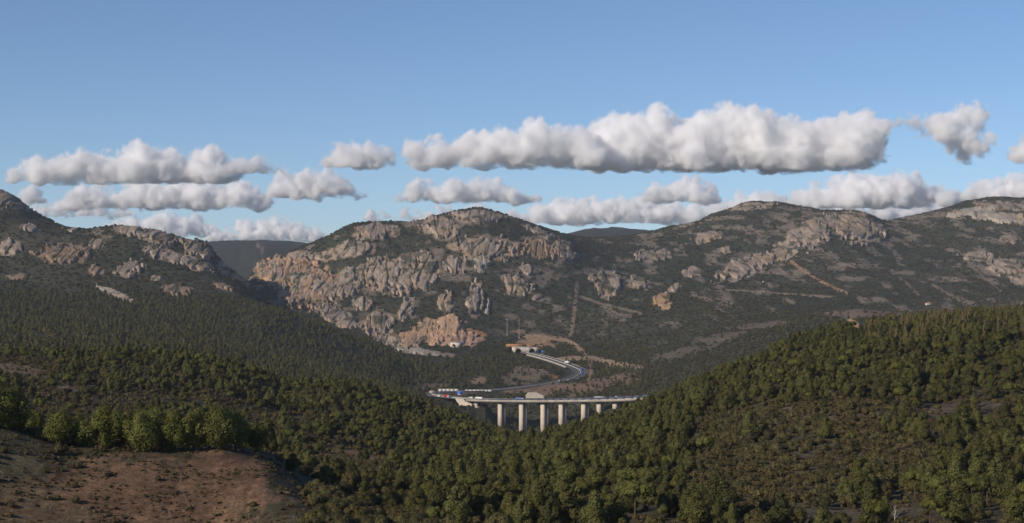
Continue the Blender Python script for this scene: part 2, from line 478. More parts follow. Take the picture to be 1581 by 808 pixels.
# ------------------------------------------------------------------ land cover: rock outcrops, cuts, tracks (photo column, row, half sizes, tilt)
ROCKS = {
 'left': [(14, 309, 30, 11, 20, 0), (110, 352, 13, 7, 10, 0), (205, 356, 30, 10, 8, 0), (243, 367, 30, 13, 12, 0), (305, 384, 26, 15, 28, 0), (100, 392, 46, 16, 0, 2), (15, 383, 20, 12, 0, 0), (200, 415, 24, 13, -25, 0),
          (260, 395, 45, 9, 15, 0), (300, 406, 36, 10, 20, 0), (150, 376, 14, 7, 0, 0), (148, 418, 12, 9, 0, 2), (346, 415, 14, 9, 40, 0), (370, 430, 16, 8, 35, 1), (272, 448, 24, 9, 5, 2), (180, 455, 42, 6, 25, 3), (346, 443, 18, 5, 15, 2), (48, 352, 16, 5, 10, 0), (28, 428, 18, 5, 0, 2), (240, 431, 10, 5, 0, 0)],
 'mid': [(575, 358, 30, 14, -5, 0), (607, 357, 13, 9, 0, 0), (735, 336, 45, 10, 0, 0), (678, 352, 34, 17, 15, 0), (750, 384, 58, 19, 3, 0), (832, 386, 38, 14, 5, 1), (452, 420, 56, 26, 5, 1), (478, 448, 52, 30, 8, 0), (600, 425, 48, 26, 5, 0), (418, 420, 26, 22, 0, 0), (492, 442, 34, 30, 0, 1), (535, 440, 26, 24, 0, 0), (470, 462, 46, 15, 15, 1), (520, 488, 44, 12, 25, 0),
          (582, 428, 20, 26, -15, 0), (622, 428, 22, 32, 20, 0), (658, 424, 20, 30, 20, 0), (702, 408, 18, 16, 0, 0), (744, 406, 12, 15, 0, 3), (735, 462, 15, 28, 8, 0), (690, 470, 12, 18, 5, 0), (650, 395, 16, 8, -10, 0), (545, 385, 36, 12, -5, 0), (500, 396, 26, 8, 0, 0), (798, 440, 26, 17, 20, 0), (835, 360, 24, 6, 20, 0), (815, 418, 18, 9, 10, 0),
          (585, 502, 28, 18, -10, 0), (628, 480, 12, 22, 20, 0), (560, 470, 16, 12, 0, 0), (868, 378, 18, 7, 15, 0), (460, 394, 24, 7, -8, 0), (830, 460, 9, 6, 0, 0), (754, 472, 4, 16, 10, 3), (878, 396, 16, 7, 0, 0),
          (694, 506, 23, 22, 0, 5), (702, 522, 38, 13, 4, 5), (670, 516, 24, 15, -20, 5), (640, 522, 32, 14, -18, 1), (660, 505, 18, 14, 0, 1), (735, 513, 17, 4, 14, 4), (648, 542, 42, 6, 8, 3), (600, 525, 22, 10, 10, 0)],
 'right': [(940, 440, 20, 24, 10, 0), (1160, 319, 36, 6, -4, 0), (1094, 366, 24, 9, -10, 0), (998, 395, 18, 10, 0, 0), (1025, 392, 12, 10, 0, 0), (1148, 414, 48, 16, -22, 0), (1212, 388, 26, 14, -20, 0), (1250, 362, 40, 20, -25, 0), (1322, 352, 44, 23, 15, 0), (1290, 342, 30, 12, 0, 0), (1070, 420, 15, 9, -10, 0), (1023, 465, 14, 13, 0, 1), (1042, 446, 12, 6, -20, 0), (985, 438, 18, 10, 10, 0),
           (1120, 386, 10, 6, 0, 0), (1055, 350, 20, 3, -15, 0), (1500, 326, 44, 7, -12, 3), (1550, 318, 44, 7, 5, 0), (1545, 336, 46, 9, 5, 3), (1508, 396, 26, 8, 0, 0), (1552, 412, 34, 12, 5, 0), (1578, 432, 20, 10, 5, 0), (1560, 370, 18, 7, 0, 0), (870, 385, 18, 8, 10, 0), (915, 430, 8, 6, 0, 0)],
}
ROCK_COL = {0: (0.275, 0.218, 0.170), 1: (0.345, 0.225, 0.145), 2: (0.205, 0.150, 0.112), 3: (0.33, 0.285, 0.225), 4: (0.42, 0.20, 0.08), 5: (0.42, 0.265, 0.175)}
# painted strips: soil bared by tracks, firebreaks and cuts: (polyline in pixels, half width px, colour)
TRACKS = [
 ([(1222, 404), (1240, 418), (1262, 432), (1285, 443), (1308, 453)], 2.2, (0.30, 0.185, 0.11)),
 ([(891, 436), (888, 470), (884, 500), (881, 517)], 3.2, (0.21, 0.155, 0.105)),
 ([(812, 521), (840, 520), (870, 524), (886, 532), (900, 545), (908, 556)], 3.8, (0.29, 0.20, 0.125)),
 ([(860, 556), (885, 553), (915, 553), (950, 561), (990, 569)], 3.8, (0.28, 0.20, 0.135)),
 ([(911, 558), (912, 585)], 4.2, (0.24, 0.165, 0.11)),
 ([(895, 458), (930, 470), (990, 484)], 2.0, (0.19, 0.15, 0.11)),
 ([(1120, 448), (1170, 451), (1230, 455), (1290, 459)], 1.6, (0.22, 0.17, 0.12)),
 ([(1385, 425), (1400, 438), (1418, 456)], 1.6, (0.19, 0.14, 0.10)),
 ([(1440, 440), (1470, 458)], 1.8, (0.18, 0.14, 0.10)),
 ([(1480, 388), (1520, 430), (1545, 450)], 1.5, (0.17, 0.13, 0.10)),
 ([(394, 376), (412, 390), (432, 402)], 1.6, (0.22, 0.15, 0.12)),
 ([(612, 541), (660, 545), (700, 549)], 3.5, (0.25, 0.19, 0.13)),
 ([(1313, 497), (1322, 505), (1330, 516)], 6.0, (0.34, 0.22, 0.12)),
]
# soil areas (col, row, half sizes, tilt, colour)
SOILS = [
 (815, 580, 36, 14, 0, (0.17, 0.13, 0.09)), (850, 600, 64, 9, -5, (0.17, 0.115, 0.08)), (920, 594, 70, 12, -10, (0.17, 0.115, 0.08)), (960, 566, 34, 6, 6, (0.24, 0.17, 0.12)), (826, 530, 34, 10, 0, (0.26, 0.17, 0.10)), (853, 582, 9, 5, 0, (0.28, 0.14, 0.06)), (838, 527, 20, 10, 0, (0.22, 0.14, 0.08)),
 (1325, 482, 70, 9, 0, (0.15, 0.11, 0.08)), (1180, 502, 60, 5, -5, (0.115, 0.09, 0.065)), (1120, 520, 50, 7, -8, (0.10, 0.083, 0.058)), (1050, 545, 60, 8, -12, (0.095, 0.08, 0.056)), (730, 520, 14, 5, 10, (0.26, 0.14, 0.07)),
 (800, 512, 14, 4, 0, (0.18, 0.12, 0.08)), (655, 598, 40, 6, 0, (0.12, 0.09, 0.07)), (690, 606, 45, 6, 0, (0.10, 0.08, 0.065)), (740, 588, 14, 6, -10, (0.20, 0.14, 0.09)),
 (240, 770, 175, 70, 6, (0.150, 0.092, 0.056)), (350, 745, 80, 50, 10, (0.145, 0.088, 0.056)), (200, 790, 60, 30, 0, (0.165, 0.105, 0.062)), (60, 780, 120, 50, 0, (0.125, 0.088, 0.052)), (30, 720, 50, 24, 0, (0.10, 0.085, 0.05)),
 (535, 706, 60, 11, 8, (0.16, 0.105, 0.065)), (650, 745, 60, 9, -14, (0.13, 0.10, 0.07)), (30, 570, 46, 9, 5, (0.13, 0.10, 0.065)), (105, 600, 30, 5, 5, (0.13, 0.10, 0.065)), (130, 612, 20, 4, 0, (0.14, 0.10, 0.07)),
 (1230, 645, 130, 20, -4, (0.115, 0.085, 0.06)), (1180, 735, 110, 34, -8, (0.105, 0.083, 0.055)), (1330, 700, 120, 24, 0, (0.10, 0.08, 0.055)), (1480, 630, 80, 14, 0, (0.10, 0.078, 0.055)), (1150, 566, 5, 6, 0, (0.3, 0.18, 0.09)), (1320, 790, 120, 14, 0, (0.09, 0.075, 0.05)),
]
def ellipse_w(u, v, e, edge=0.35):
    c, s = math.cos(math.radians(e[4])), math.sin(math.radians(e[4]))
    du, dv = u - e[0], v - e[1]
    a, b = (du * c + dv * s) / e[2], (-du * s + dv * c) / e[3]
    return 1 - np.sqrt(a * a + b * b)            # >0 inside
def poly_dist(u, v, pts):
    d = np.full(u.shape, 1e9)
    for (x0, y0), (x1, y1) in zip(pts[:-1], pts[1:]):
        L = (x1 - x0) ** 2 + (y1 - y0) ** 2
        t = np.clip(((u - x0) * (x1 - x0) + (v - y0) * (y1 - y0)) / L, 0, 1)
        d = np.minimum(d, np.hypot(u - x0 - t * (x1 - x0), v - y0 - t * (y1 - y0)))
    return d
ROCK_D = {}
for key in ROCKS:
    for e in ROCKS[key]:
        ROCK_D[e] = hit(e[0], e[1] + 1.5, 1500.0)[1]
SOIL_D = {e: hit(e[0], min(e[1], 806))[1] for e in SOILS}
TRACK_D = [[hit(p[0], p[1])[1] for p in t[0]] for t in TRACKS]

def cover(X, Y, Z):
    """returns rock weight, soil weight, soil colour for land points"""
    u = X / Y * F + PW / 2
    v = HV - (Z - CZ) / Y * F
    nz = fbm(u / 9.0, v / 7.0, octaves=3, seed=21) * 0.45
    rock = np.zeros(u.shape); rcol = np.zeros(u.shape + (3,)) + ROCK_COL[0]
    far = Y > 2900
    for key in ROCKS:
        for e in ROCKS[key]:
            D0 = ROCK_D[e]
            sel = far & (np.abs(u - e[0]) < e[2] * 1.6) & (np.abs(Y - D0) < 420)
            if not sel.any(): continue
            w = sstep(-0.02, 0.22, ellipse_w(u[sel], v[sel], e) + nz[sel] - 0.02)
            rock[sel] = np.maximum(rock[sel], w)
            rc = rcol[sel]; rc[w > 0.4] = ROCK_COL[e[5]]; rcol[sel] = rc
    soil = np.zeros(u.shape); scol = np.zeros(u.shape + (3,)) + (0.13, 0.09, 0.06)
    nz2 = fbm(u / 14.0, v / 6.0, octaves=4, seed=31) * 0.6
    for e in SOILS:
        D0 = SOIL_D[e]
        sel = (np.abs(u - e[0]) < e[2] * 1.7) & (np.abs(Y - D0) < max(120, 0.2 * D0))
        if not sel.any(): continue
        w = sstep(-0.1, 0.3, ellipse_w(u[sel], v[sel], e) + nz2[sel])
        big = w > soil[sel]
        sc = scol[sel]; sc[big] = e[5]; scol[sel] = sc
        soil[sel] = np.maximum(soil[sel], w)
    for t, Ds in zip(TRACKS, TRACK_D):
        us = [p[0] for p in t[0]]; vs2 = [p[1] for p in t[0]]
        sel = (u > min(us) - 12) & (u < max(us) + 12) & (v > min(vs2) - 12) & (v < max(vs2) + 12) & (Y > min(Ds) * 0.9) & (Y < max(Ds) * 1.1)
        if not sel.any(): continue
        w = 1 - sstep(t[1] * 0.6, t[1] * 1.3, poly_dist(u[sel], v[sel], t[0]) + nz[sel] * 2.2)
        sc = scol[sel]; sc[w > 0.1] = t[2]; scol[sel] = sc
        soil[sel] = np.maximum(soil[sel], w)
    return rock, rcol, soil, scol

def stony(X, Y, Z):
    return sstep(0.10, 0.36, fbm(X / 34, Z / 16, octaves=4, seed=51) + 0.14 * fbm(X / 210, Y / 210, octaves=2, seed=47)) * sstep(3250, 3600, Y) * (Y < 7000)

def albedo(X, Y, Z):
    rock, rcol, soil, scol = cover(X, Y, Z)
    n1 = fbm(X / 60, Y / 60, octaves=4, seed=41); n2 = fbm(X / 9, Y / 9, octaves=3, seed=43)
    n3 = fbm(X / 210, Y / 210, octaves=3, seed=47)
    near = np.stack([0.060 + 0.020 * n1 + 0.012 * n2, 0.053 + 0.014 * n1 + 0.01 * n2, 0.032 + 0.008 * n1 + 0.005 * n2], -1)
    farc = np.stack([0.048 + 0.014 * n3 + 0.008 * n1, 0.049 + 0.008 * n3 + 0.008 * n1, 0.031 + 0.006 * n3 + 0.004 * n1], -1)
    t = sstep(1000, 2600, Y)[..., None]
    c = near * (1 - t) + farc * t
    c = c * (1 - 0.5 * sstep(6300, 7500, Y))[..., None] * (1 + 0.35 * fbm(X / 300, Y / 500, octaves=3, seed=49) * sstep(6300, 7500, Y))[..., None]
    # scattered stony ground on the mountains
    st = stony(X, Y, Z) * 0.85
    c = c * (1 - st[..., None]) + np.array((0.185, 0.15, 0.115)) * st[..., None]
    c = c * (1 - soil[..., None]) + scol * (1 + 0.22 * n2[..., None] + 0.18 * n1[..., None]) * soil[..., None]
    # ledges and streaks in the rock
    rv = fbm(X / 16, Z / 30, octaves=3, seed=61)
    oc = sstep(0.15, 0.5, fbm(X / 38, Z / 46, octaves=2, seed=63))[..., None]
    rc = rcol * (1 + 0.25 * rv[..., None])
    rc = rc * (1 - 0.45 * oc) + np.array((0.33, 0.21, 0.10)) * 0.45 * oc
    c = c * (1 - rock[..., None]) + rc * rock[..., None]
    return np.clip(c, 0.008, 0.9)

# ------------------------------------------------------------------ land mesh: columns by bearing, rows between the lines
cols = np.r_[np.linspace(-1900, -80, 30)[:-1], np.arange(-80, 1665, 1.75), np.linspace(1665, 3500, 30)[1:]]
ROWS = [4, 6, 34, 56, 44, 46, 54, 16, 44, 62, 78, 64, 92, 90, 70, 8, 60, 4]
Dk, Zk = knots(cols)
GD = []
row_band = []
for k in range(K - 1):
    n = ROWS[k]
    for j in range(n):
        GD.append(Dk[:, k] + (Dk[:, k + 1] - Dk[:, k]) * j / n); row_band.append(k)
GD.append(Dk[:, -1])
GD = np.array(GD)
GX = (cols[None, :] - PW / 2) / F * GD
GZ = height(GX, GD)
ALB = albedo(GX, GD, GZ)
nr, nc = GD.shape
VID = np.arange(nr * nc).reshape(nr, nc)
quads = np.stack([VID[:-1, :-1], VID[:-1, 1:], VID[1:, 1:], VID[1:, :-1]], -1)
band = np.array(row_band)[:, None] * np.ones((1, nc - 1), int)
ucen = (cols[:-1] + cols[1:])[None, :] / 2 * np.ones((nr - 1, 1))
GP = np.stack([GX, GD, GZ], -1).reshape(-1, 3)
GA = ALB.reshape(-1, 3)
def land(name, sel, m, label=None):
    q = quads[sel]
    used, inv = np.unique(q, return_inverse=True)
    me = mesh_np(name, GP[used], inv.reshape(-1, 4), True)
    a = me.attributes.new('albedo', 'FLOAT_COLOR', 'POINT')
    ca = np.ones((len(used), 4), np.float32); ca[:, :3] = GA[used]
    a.data.foreach_set('color', ca.ravel())
    o = link(name, me, None, m)
    return tag(o, label=label, kind='structure')
nearleft = (band <= 3) & (ucen < 640)
H_FG = land('bare_hill', nearleft, M_NEAR, 'bare reddish stony hill with a row of stone pines on its brow')
H_RIGHT = land('wooded_hill', (band <= 6) & ~nearleft & (ucen >= 770), M_NEAR, 'pine covered slope falling in front of the viaduct')
H_LEFT = land('pine_hill', (band <= 6) & ~nearleft & (ucen < 770), M_NEAR, 'low pine dotted hill behind the bare slope')
VALLEY = land('valley_terrain', (band > 6) & (band <= 9), M_FAR, 'wooded valley floor around the motorway')
M_L = land('rocky_mountain', (band > 9) & (band <= 14) & (ucen < 394), M_FAR, 'rocky crested mountain left of the gorge')
M_C = land('cliff_mountain', (band > 9) & (band <= 14) & (ucen >= 394) & (ucen < 905), M_FAR, 'craggy mountain with pale cliffs above the tunnel')
M_R = land('scrub_mountain', (band > 9) & (band <= 14) & (ucen >= 905), M_FAR, 'dark scrub covered mountain with pale rock ribs')
FARH = land('far_hills', band > 14, M_FAR, 'hazy far ridges on the horizon')

# plain that carries everything outside the modelled valley
bm = bmesh.new()
bmesh.ops.create_circle(bm, cap_ends=True, segments=64, radius=12500)
me = bpy.data.meshes.new('ground'); bm.to_mesh(me); bm.free()
g = link('ground', me, None, mat('plain_soil', (0.06, 0.055, 0.035), 0.95, 0.3, 0.01)); g.location.z = -95
tag(g, kind='structure')

# ------------------------------------------------------------------ rock outcrops as craggy pieces of the mountains
def outcrop(e, parent, idx):
    u0, v0, ru, rv, ang, kind = e
    D0 = ROCK_D[e]
    flat = kind in (3, 4) and rv < 9
    ce = abs(math.cos(math.radians(ang))); se = abs(math.sin(math.radians(ang)))
    hu, hv = (ru * ce + rv * se) * 1.35, (ru * se + rv * ce) * 1.35
    # depth range of the slope between top and bottom of the outcrop
    a = hit(u0, v0 + hv, 1500.0)[1]; b = hit(u0, v0 - hv, 1500.0)[1]
    a, b = max(a, D0 - 260), min(max(b, D0 + 30), D0 + 380)
    a = min(a, D0 - 25)
    nu = int(np.clip(2 * hu / 0.95, 14, 150)); nd = int(np.clip(2 * hv / 0.8, 14, 100))
    U = np.linspace(u0 - hu, u0 + hu, nu); Dd = np.linspace(a - 12, b + 12, nd)
    UU, DD = np.meshgrid(U, Dd)
    X = (UU - PW / 2) / F * DD
    Z = height(X, DD)
    eps = 14.0
    gx = (height(X + eps, DD) - height(X - eps, DD)) / (2 * eps); gy = (height(X, DD + eps) - height(X, DD - eps)) / (2 * eps)
    N = np.stack([-gx, -gy, np.ones_like(gx)], -1); N /= np.linalg.norm(N, axis=-1, keepdims=True)
    N = N * 0.75 + np.array((-0.12, -0.5, 0.1)); N /= np.linalg.norm(N, axis=-1, keepdims=True)
    V = HV - (Z - CZ) / DD * F
    nz = fbm(UU / 8.0, V / 7.0, octaves=4, seed=71 + idx)
    w = ellipse_w(UU, V, e) + 0.75 * nz
    mask = sstep(0.0, 0.30, w)
    wx = X + 5 * vnoise(X / 30, Z / 30, seed=81); wz = Z + 6 * vnoise(X / 30 + 9, Z / 30, seed=82)
    wx = wx + 0.25 * (idx % 3 - 1) * wz
    f1, f2, val = worley(wx / 27, wz / 80, seed=91 + idx)
    g1, g2, vl2 = worley(wx / 9, wz / 26, seed=131 + idx)
    h1, h2, vl3 = worley(wx / 3.2, wz / 5, seed=151 + idx)
    crack = sstep(0.0, 0.16, f2 - f1)
    crack2 = sstep(0.0, 0.2, g2 - g1)
    A = (1.6 if flat else (4.0 if kind == 5 else 5.8)) * min(1.3, 0.45 + rv / 22)
    hgt = A * (0.55 + 0.45 * val) * (0.55 + 0.45 * crack) + 0.34 * A * (vl2 - 0.3) * (0.5 + 0.5 * crack2) + 0.16 * A * (vl3 - 0.4)
    off = mask * hgt - (1 - mask) * 6.0
    P = np.stack([X, DD, Z], -1) + N * off[..., None]
    col = np.array(ROCK_COL[kind])[None, None, :] * (0.85 + 0.3 * val + 0.3 * (vl2 - 0.5) + 0.3 * (vl3 - 0.5))[..., None]
    oc = sstep(0.1, 0.45, fbm(X / 40, Z / 40, octaves=2, seed=63 + idx))[..., None] * (0.6 if kind == 1 else 0.3)
    col = col * (1 - oc) + np.array((0.34, 0.225, 0.11)) * oc
    li = sstep(0.15, 0.4, fbm(X / 22, Z / 16, octaves=3, seed=66 + idx))[..., None] * 0.35      # grey lichen
    col = col * (1 - li) + np.array((0.20, 0.18, 0.155)) * li
    veg = np.clip(sstep(0.14, 0.02, f2 - f1) * (val > 0.5) * 0.85 + sstep(0.2, 0.36, fbm(X / 18, Z / 10, octaves=3, seed=68 + idx)) * 0.75, 0, 0.9)[..., None] * (0.0 if kind in (3, 4, 5) else 1.0)      # scrub rooted in the joints
    col = col * (1 - veg) + np.array((0.042, 0.045, 0.026)) * veg
    vid = np.arange(nu * nd).reshape(nd, nu)
    q = np.stack([vid[:-1, :-1], vid[:-1, 1:], vid[1:, 1:], vid[1:, :-1]], -1).reshape(-1, 4)
    keep = (mask.ravel()[q].max(1) > 0.0)
    q = q[keep]
    if len(q) < 8:
        return
    used, inv = np.unique(q, return_inverse=True)
    me = mesh_np('rock_outcrop', P.reshape(-1, 3)[used], inv.reshape(-1, 4), False)
    at = me.attributes.new('albedo', 'FLOAT_COLOR', 'POINT')
    ca = np.ones((len(used), 4), np.float32); ca[:, :3] = np.clip(col.reshape(-1, 3)[used], 0.01, 0.9)
    at.data.foreach_set('color', ca.ravel())
    link('rock_outcrop', me, parent, M_ROCK)
i = 0
for key, par in (('left', M_L), ('mid', M_C), ('right', M_R)):
    for e in ROCKS[key]:
        outcrop(e, par, i); i += 1

# ------------------------------------------------------------------ plants: prototypes
def leaves(C, R, n, size, jitter=0.36, squash=1.0, seed=0, up=0.25, shell=0.75):
    """n leaf-clump faces scattered in the shell of an ellipsoid lump"""
    r = np.random.default_rng(seed)
    d = r.normal(size=(n, 3)); d /= np.linalg.norm(d, axis=1)[:, None]
    rad = shell + (1.06 - shell) * r.random(n)
    P = C + d * R * rad[:, None]
    N = d / R; N /= np.linalg.norm(N, axis=1)[:, None]
    N = N + r.normal(size=(n, 3)) * jitter * 0.5 + np.array((0, 0, up)); N /= np.linalg.norm(N, axis=1)[:, None]
    T = np.cross(N, r.normal(size=(n, 3))); T /= np.linalg.norm(T, axis=1)[:, None]
    B = np.cross(N, T)
    s = size * (0.6 + 0.8 * r.random(n))[:, None]
    a = 0.55 + 0.5 * r.random(n)[:, None]
    V = np.stack([P - T * s - B * s * a * 0.3, P + B * s * a, P + T * s + B * s * 0.2 * a, P - B * s * a], 1).reshape(-1, 3)
    Fc = np.arange(4 * n).reshape(n, 4)
    return V, Fc
def crown_np(kind, H, W, seed, nleaf, size):
    r = np.random.default_rng(seed)
    lumps = []
    if kind == 'stone':        # rounded bushy stone pine, foliage almost to the ground
        c = np.array((0, 0, H * 0.53)); R = np.array((W / 2, W / 2, H * 0.47))
        for k in range(22):
            d = r.normal(size=3); d[2] *= 0.9; d /= np.linalg.norm(d)
            p = c + d * R * (0.62 + 0.08 * r.random())
            lr = W * (0.15 + 0.10 * r.random())
            lumps.append((p, np.array((lr, lr, lr * 1.15))))
        lumps.append((c, R * 0.72))
    elif kind == 'pine':       # irregular crown on a visible trunk
        n = 20
        for k in range(n):
            t = 0.20 + 0.74 * (k + r.random() * 0.8) / n
            rr = W / 2 * (0.20 + 0.88 * max(0.0, 1 - abs(t - 0.38) / 0.64) ** 0.8)
            an = r.random() * 6.28
            p = np.array((math.cos(an) * rr * 0.55, math.sin(an) * rr * 0.55, H * t))
            lr = rr * (0.45 + 0.3 * r.random())
            lumps.append((p, np.array((lr, lr, lr * 0.85))))
        lumps.append((np.array((0, 0, H * 0.93)), np.array((W * .13, W * .13, H * .07))))
    elif kind == 'umbrella':   # leggy, dome on top
        for k in range(13):
            an = r.random() * 6.28; rr = W * 0.33 * math.sqrt(r.random())
            lumps.append((np.array((math.cos(an) * rr, math.sin(an) * rr, H * (0.78 + 0.1 * r.random() - 0.10 * rr / (W * .33)))), np.array((W * .18, W * .18, H * .13)) * (0.8 + 0.4 * r.random())))
    elif kind == 'cone':       # narrow pointed conifer
        for k in range(12):
            t = 0.08 + 0.88 * k / 11
            rr = W / 2 * (1 - t) ** 0.8 + 0.15
            for j in range(2):
                an = r.random() * 6.28
                lumps.append((np.array((math.cos(an) * rr * .4, math.sin(an) * rr * .4, H * t)), np.array((rr * .75, rr * .75, H * .07))))
    elif kind == 'oak':        # low broad evergreen oak
        for k in range(16):
            an = r.random() * 6.28; rr = W * 0.36 * math.sqrt(r.random())
            lr = W * (0.14 + 0.10 * r.random())
            lumps.append((np.array((math.cos(an) * rr, math.sin(an) * rr, H * (0.38 + 0.42 * r.random() * (1 - rr / W)))), np.array((lr, lr, lr * .85))))
    else:                      # shrub
        for k in range(7):
            an = r.random() * 6.28; rr = W * 0.32 * math.sqrt(r.random())
            lr = W * (0.16 + 0.14 * r.random())
            lumps.append((np.array((math.cos(an) * rr, math.sin(an) * rr, H * (0.3 + 0.3 * r.random()))), np.array((lr, lr, H * (0.25 + .15 * r.random())))))
    tot = sum(float(l[1][0] * l[1][2]) for l in lumps)
    parts = []
    for k, (c, R) in enumerate(lumps):
        n = max(3, int(nleaf * R[0] * R[2] / tot))
        parts.append(leaves(c, R, n, size, seed=seed * 100 + k))
    V, Fc = join_np(parts)
    V[:, 2] = np.maximum(V[:, 2], 0.05)
    return V, Fc
def trunk_np(H, r0, seed, crown0, W):
    r = np.random.default_rng(seed)
    n = 6
    P = np.array([(0.25 * math.sin(2.0 * k / n + seed), 0.2 * math.sin(1.5 * k / n + 2 * seed), H * 0.9 * k / (n - 1) - (0.6 if k == 0 else 0)) for k in range(n)])
    parts = [tube_np(P, [r0 * (1 - 0.8 * k / (n - 1)) for k in range(n)])]
    for k in range(6):
        t = crown0 + (0.85 - crown0) * k / 6
        b = np.array([np.interp(t * H, P[:, 2], P[:, j]) for j in range(3)])
        an = r.random() * 6.28
        L = W * 0.36
        parts.append(tube_np([b, b + np.array((math.cos(an) * L * .5, math.sin(an) * L * .5, L * .25)), b + np.array((math.cos(an) * L, math.sin(an) * L, L * .6))], [r0 * .4, r0 * .28, r0 * .1], 5))
    return join_np(parts)

LEAF = {
 'stone': mat('stone_pine_needles', (0.125, 0.135, 0.038), 0.7, 0.3, 0.8, 0.15, rand=0.16, transl=0.3),
 'pine': mat('pine_needles', (0.100, 0.106, 0.039), 0.7, 0.3, 0.6, 0.15, rand=0.34, transl=0.28),
 'umbrella': mat('umbrella_pine_needles', (0.112, 0.120, 0.036), 0.7, 0.3, 0.6, 0.15, rand=0.26, transl=0.28),
 'cone': mat('yellowing_conifer', (0.135, 0.115, 0.055), 0.7, 0.3, 0.6, 0.15, rand=0.15, transl=0.15),
 'oak': mat('oak_leaves', (0.098, 0.093, 0.042), 0.7, 0.3, 0.6, 0.15, rand=0.3, transl=0.25),
 'shrub': mat('shrub_leaves', (0.092, 0.084, 0.042), 0.8, 0.3, 0.8, 0.1, rand=0.35, transl=0.1),
 'dry': mat('dry_scrub', (0.125, 0.098, 0.062), 0.9, 0.3, 0.8, 0.1, rand=0.3, transl=0.1),
 'farpine': mat('far_pine_needles', (0.088, 0.090, 0.038), 0.8, 0.25, 0.3, 0.1, rand=0.3, transl=0.1),
 'farscrub': mat('far_scrub', (0.056, 0.055, 0.032), 0.9, 0.25, 0.3, 0.05, rand=0.35, transl=0.05),
}
# detailed variants: kind, height, width, leaf count, leaf size
VAR = {
 'stone': [(7.6, 7.2, 7000, 0.17), (8.2, 6.2, 6500, 0.17), (6.6, 5.4, 5000, 0.17)],
 'pine': [(9.5, 5.4, 4600, 0.21), (9.0, 4.6, 4000, 0.21), (10.2, 6.0, 5000, 0.22), (7.6, 5.2, 4200, 0.21)],
 'umbrella': [(9.0, 6.0, 3400, 0.22), (8.2, 6.8, 3600, 0.22)],
 'cone': [(9.0, 4.0, 2800, 0.22)],
 'oak': [(4.6, 5.6, 4200, 0.19), (3.8, 4.8, 3400, 0.19), (5.2, 6.4, 4600, 0.2)],
 'shrub': [(1.7, 2.4, 700, 0.13), (1.3, 2.0, 500, 0.12), (2.2, 2.6, 800, 0.14)],
 'dry': [(1.0, 1.6, 320, 0.12), (0.8, 1.4, 260, 0.12)],
}
PROTO = {}
for kind, lst in VAR.items():
    for k, (H, W, n, s) in enumerate(lst):
        cv, cf = crown_np(kind, H, W, 11 * (k + 1) + len(kind), n, s)
        cm = mesh_np(kind + '_crown', cv, cf); cm.materials.append(LEAF[kind])
        tm = None
        if kind not in ('shrub', 'dry'):
            tv, tf = trunk_np(H, 0.16 + 0.012 * H, k + 3, {'stone': .2, 'pine': .3, 'umbrella': .6, 'cone': .1, 'oak': .25}[kind], W)
            tm = mesh_np(kind + '_trunk', tv, tf, True); tm.materials.append(BARK)
        PROTO[(kind, k)] = (cm, tm, H, W)

# ------------------------------------------------------------------ plants: where they stand
def wedge(n, u0, u1, d0, d1):
    D = np.sqrt(rng.random(n) * (d1 ** 2 - d0 ** 2) + d0 ** 2)
    u = u0 + (u1 - u0) * rng.random(n)
    return (u - PW / 2) / F * D, D
def spaced(X, Y, dist):
    """thin a set so that no two are closer than dist (grid based)"""
    cell = {}; keep = np.zeros(len(X), bool)
    for i in range(len(X)):
        c = (int(X[i] // dist), int(Y[i] // dist)); ok = True
        for a in (-1, 0, 1):
            for b in (-1, 0, 1):
                for j in cell.get((c[0] + a, c[1] + b), ()):
                    if (X[i] - X[j]) ** 2 + (Y[i] - Y[j]) ** 2 < dist * dist:
                        ok = False; break
                if not ok: break
            if not ok: break
        if ok:
            keep[i] = True; cell.setdefault(c, []).append(i)
    return keep
def visible(X, Y, Z, top):
    """is the top of a plant seen from the camera over the land?"""
    zt = Z + top
    u = X / Y * F + PW / 2; v = HV - (zt - CZ) / Y * F
    ok = (u > -15) & (u < PW + 15) & (v < PH + 25)
    for t in np.linspace(0.08, 0.97, 40):
        idx = np.nonzero(ok)[0]
        if len(idx) == 0: break
        z = base_height(u[idx], Y[idx] * t)
        ok[idx[z > CZ + (zt[idx] - CZ) * t + 0.5]] = False
    return ok

trees = []      # x, y, z, kind, variant, scale, rotation, zone
def add(X, Y, kind_probs, smin, smax, zone, Z=None, sink=0.15):
    if Z is None: Z = height(X, Y)
    kinds = [k for k, _ in kind_probs]; p = np.array([w for _, w in kind_probs]); p = p / p.sum()
    ch = rng.choice(len(kinds), size=len(X), p=p)
    for i in range(len(X)):
        k = kinds[ch[i]]
        trees.append((X[i], Y[i], Z[i] - sink, k, int(rng.integers(len(VAR[k]))), smin + (smax - smin) * rng.random(), 6.28 * rng.random(), zone))

# right hand wooded hill
X, Y = wedge(9000, 560, 1700, 285, 1240)
u = X / Y * F + PW / 2; Z = height(X, Y); v = HV - (Z - CZ) / Y * F
Dk6 = knots(u)[0]
dens = 0.9 + 0.35 * fbm(X / 40, Y / 40, octaves=3, seed=201)
clear = np.zeros(len(u))
for e in [(1230, 648, 150, 26, -4), (1190, 730, 130, 44, -8), (1340, 706, 130, 34, 0), (1500, 635, 90, 18, 0), (1325, 505, 14, 16, 0), (640, 748, 60, 12, -14), (1330, 800, 150, 18, 0), (540, 705, 70, 20, 8), (1060, 690, 30, 10, 0)]:
    clear = np.maximum(clear, sstep(-0.15, 0.25, ellipse_w(u, v, e)))
dens = dens * (1 - 0.93 * clear)
left_edge = np.where(Y < 520, 640, np.where(Y < 760, 650, 770))
keep = (u > left_edge) & (rng.random(len(u)) < dens)
X, Y, Z, u, v = X[keep], Y[keep], Z[keep], u[keep], v[keep]
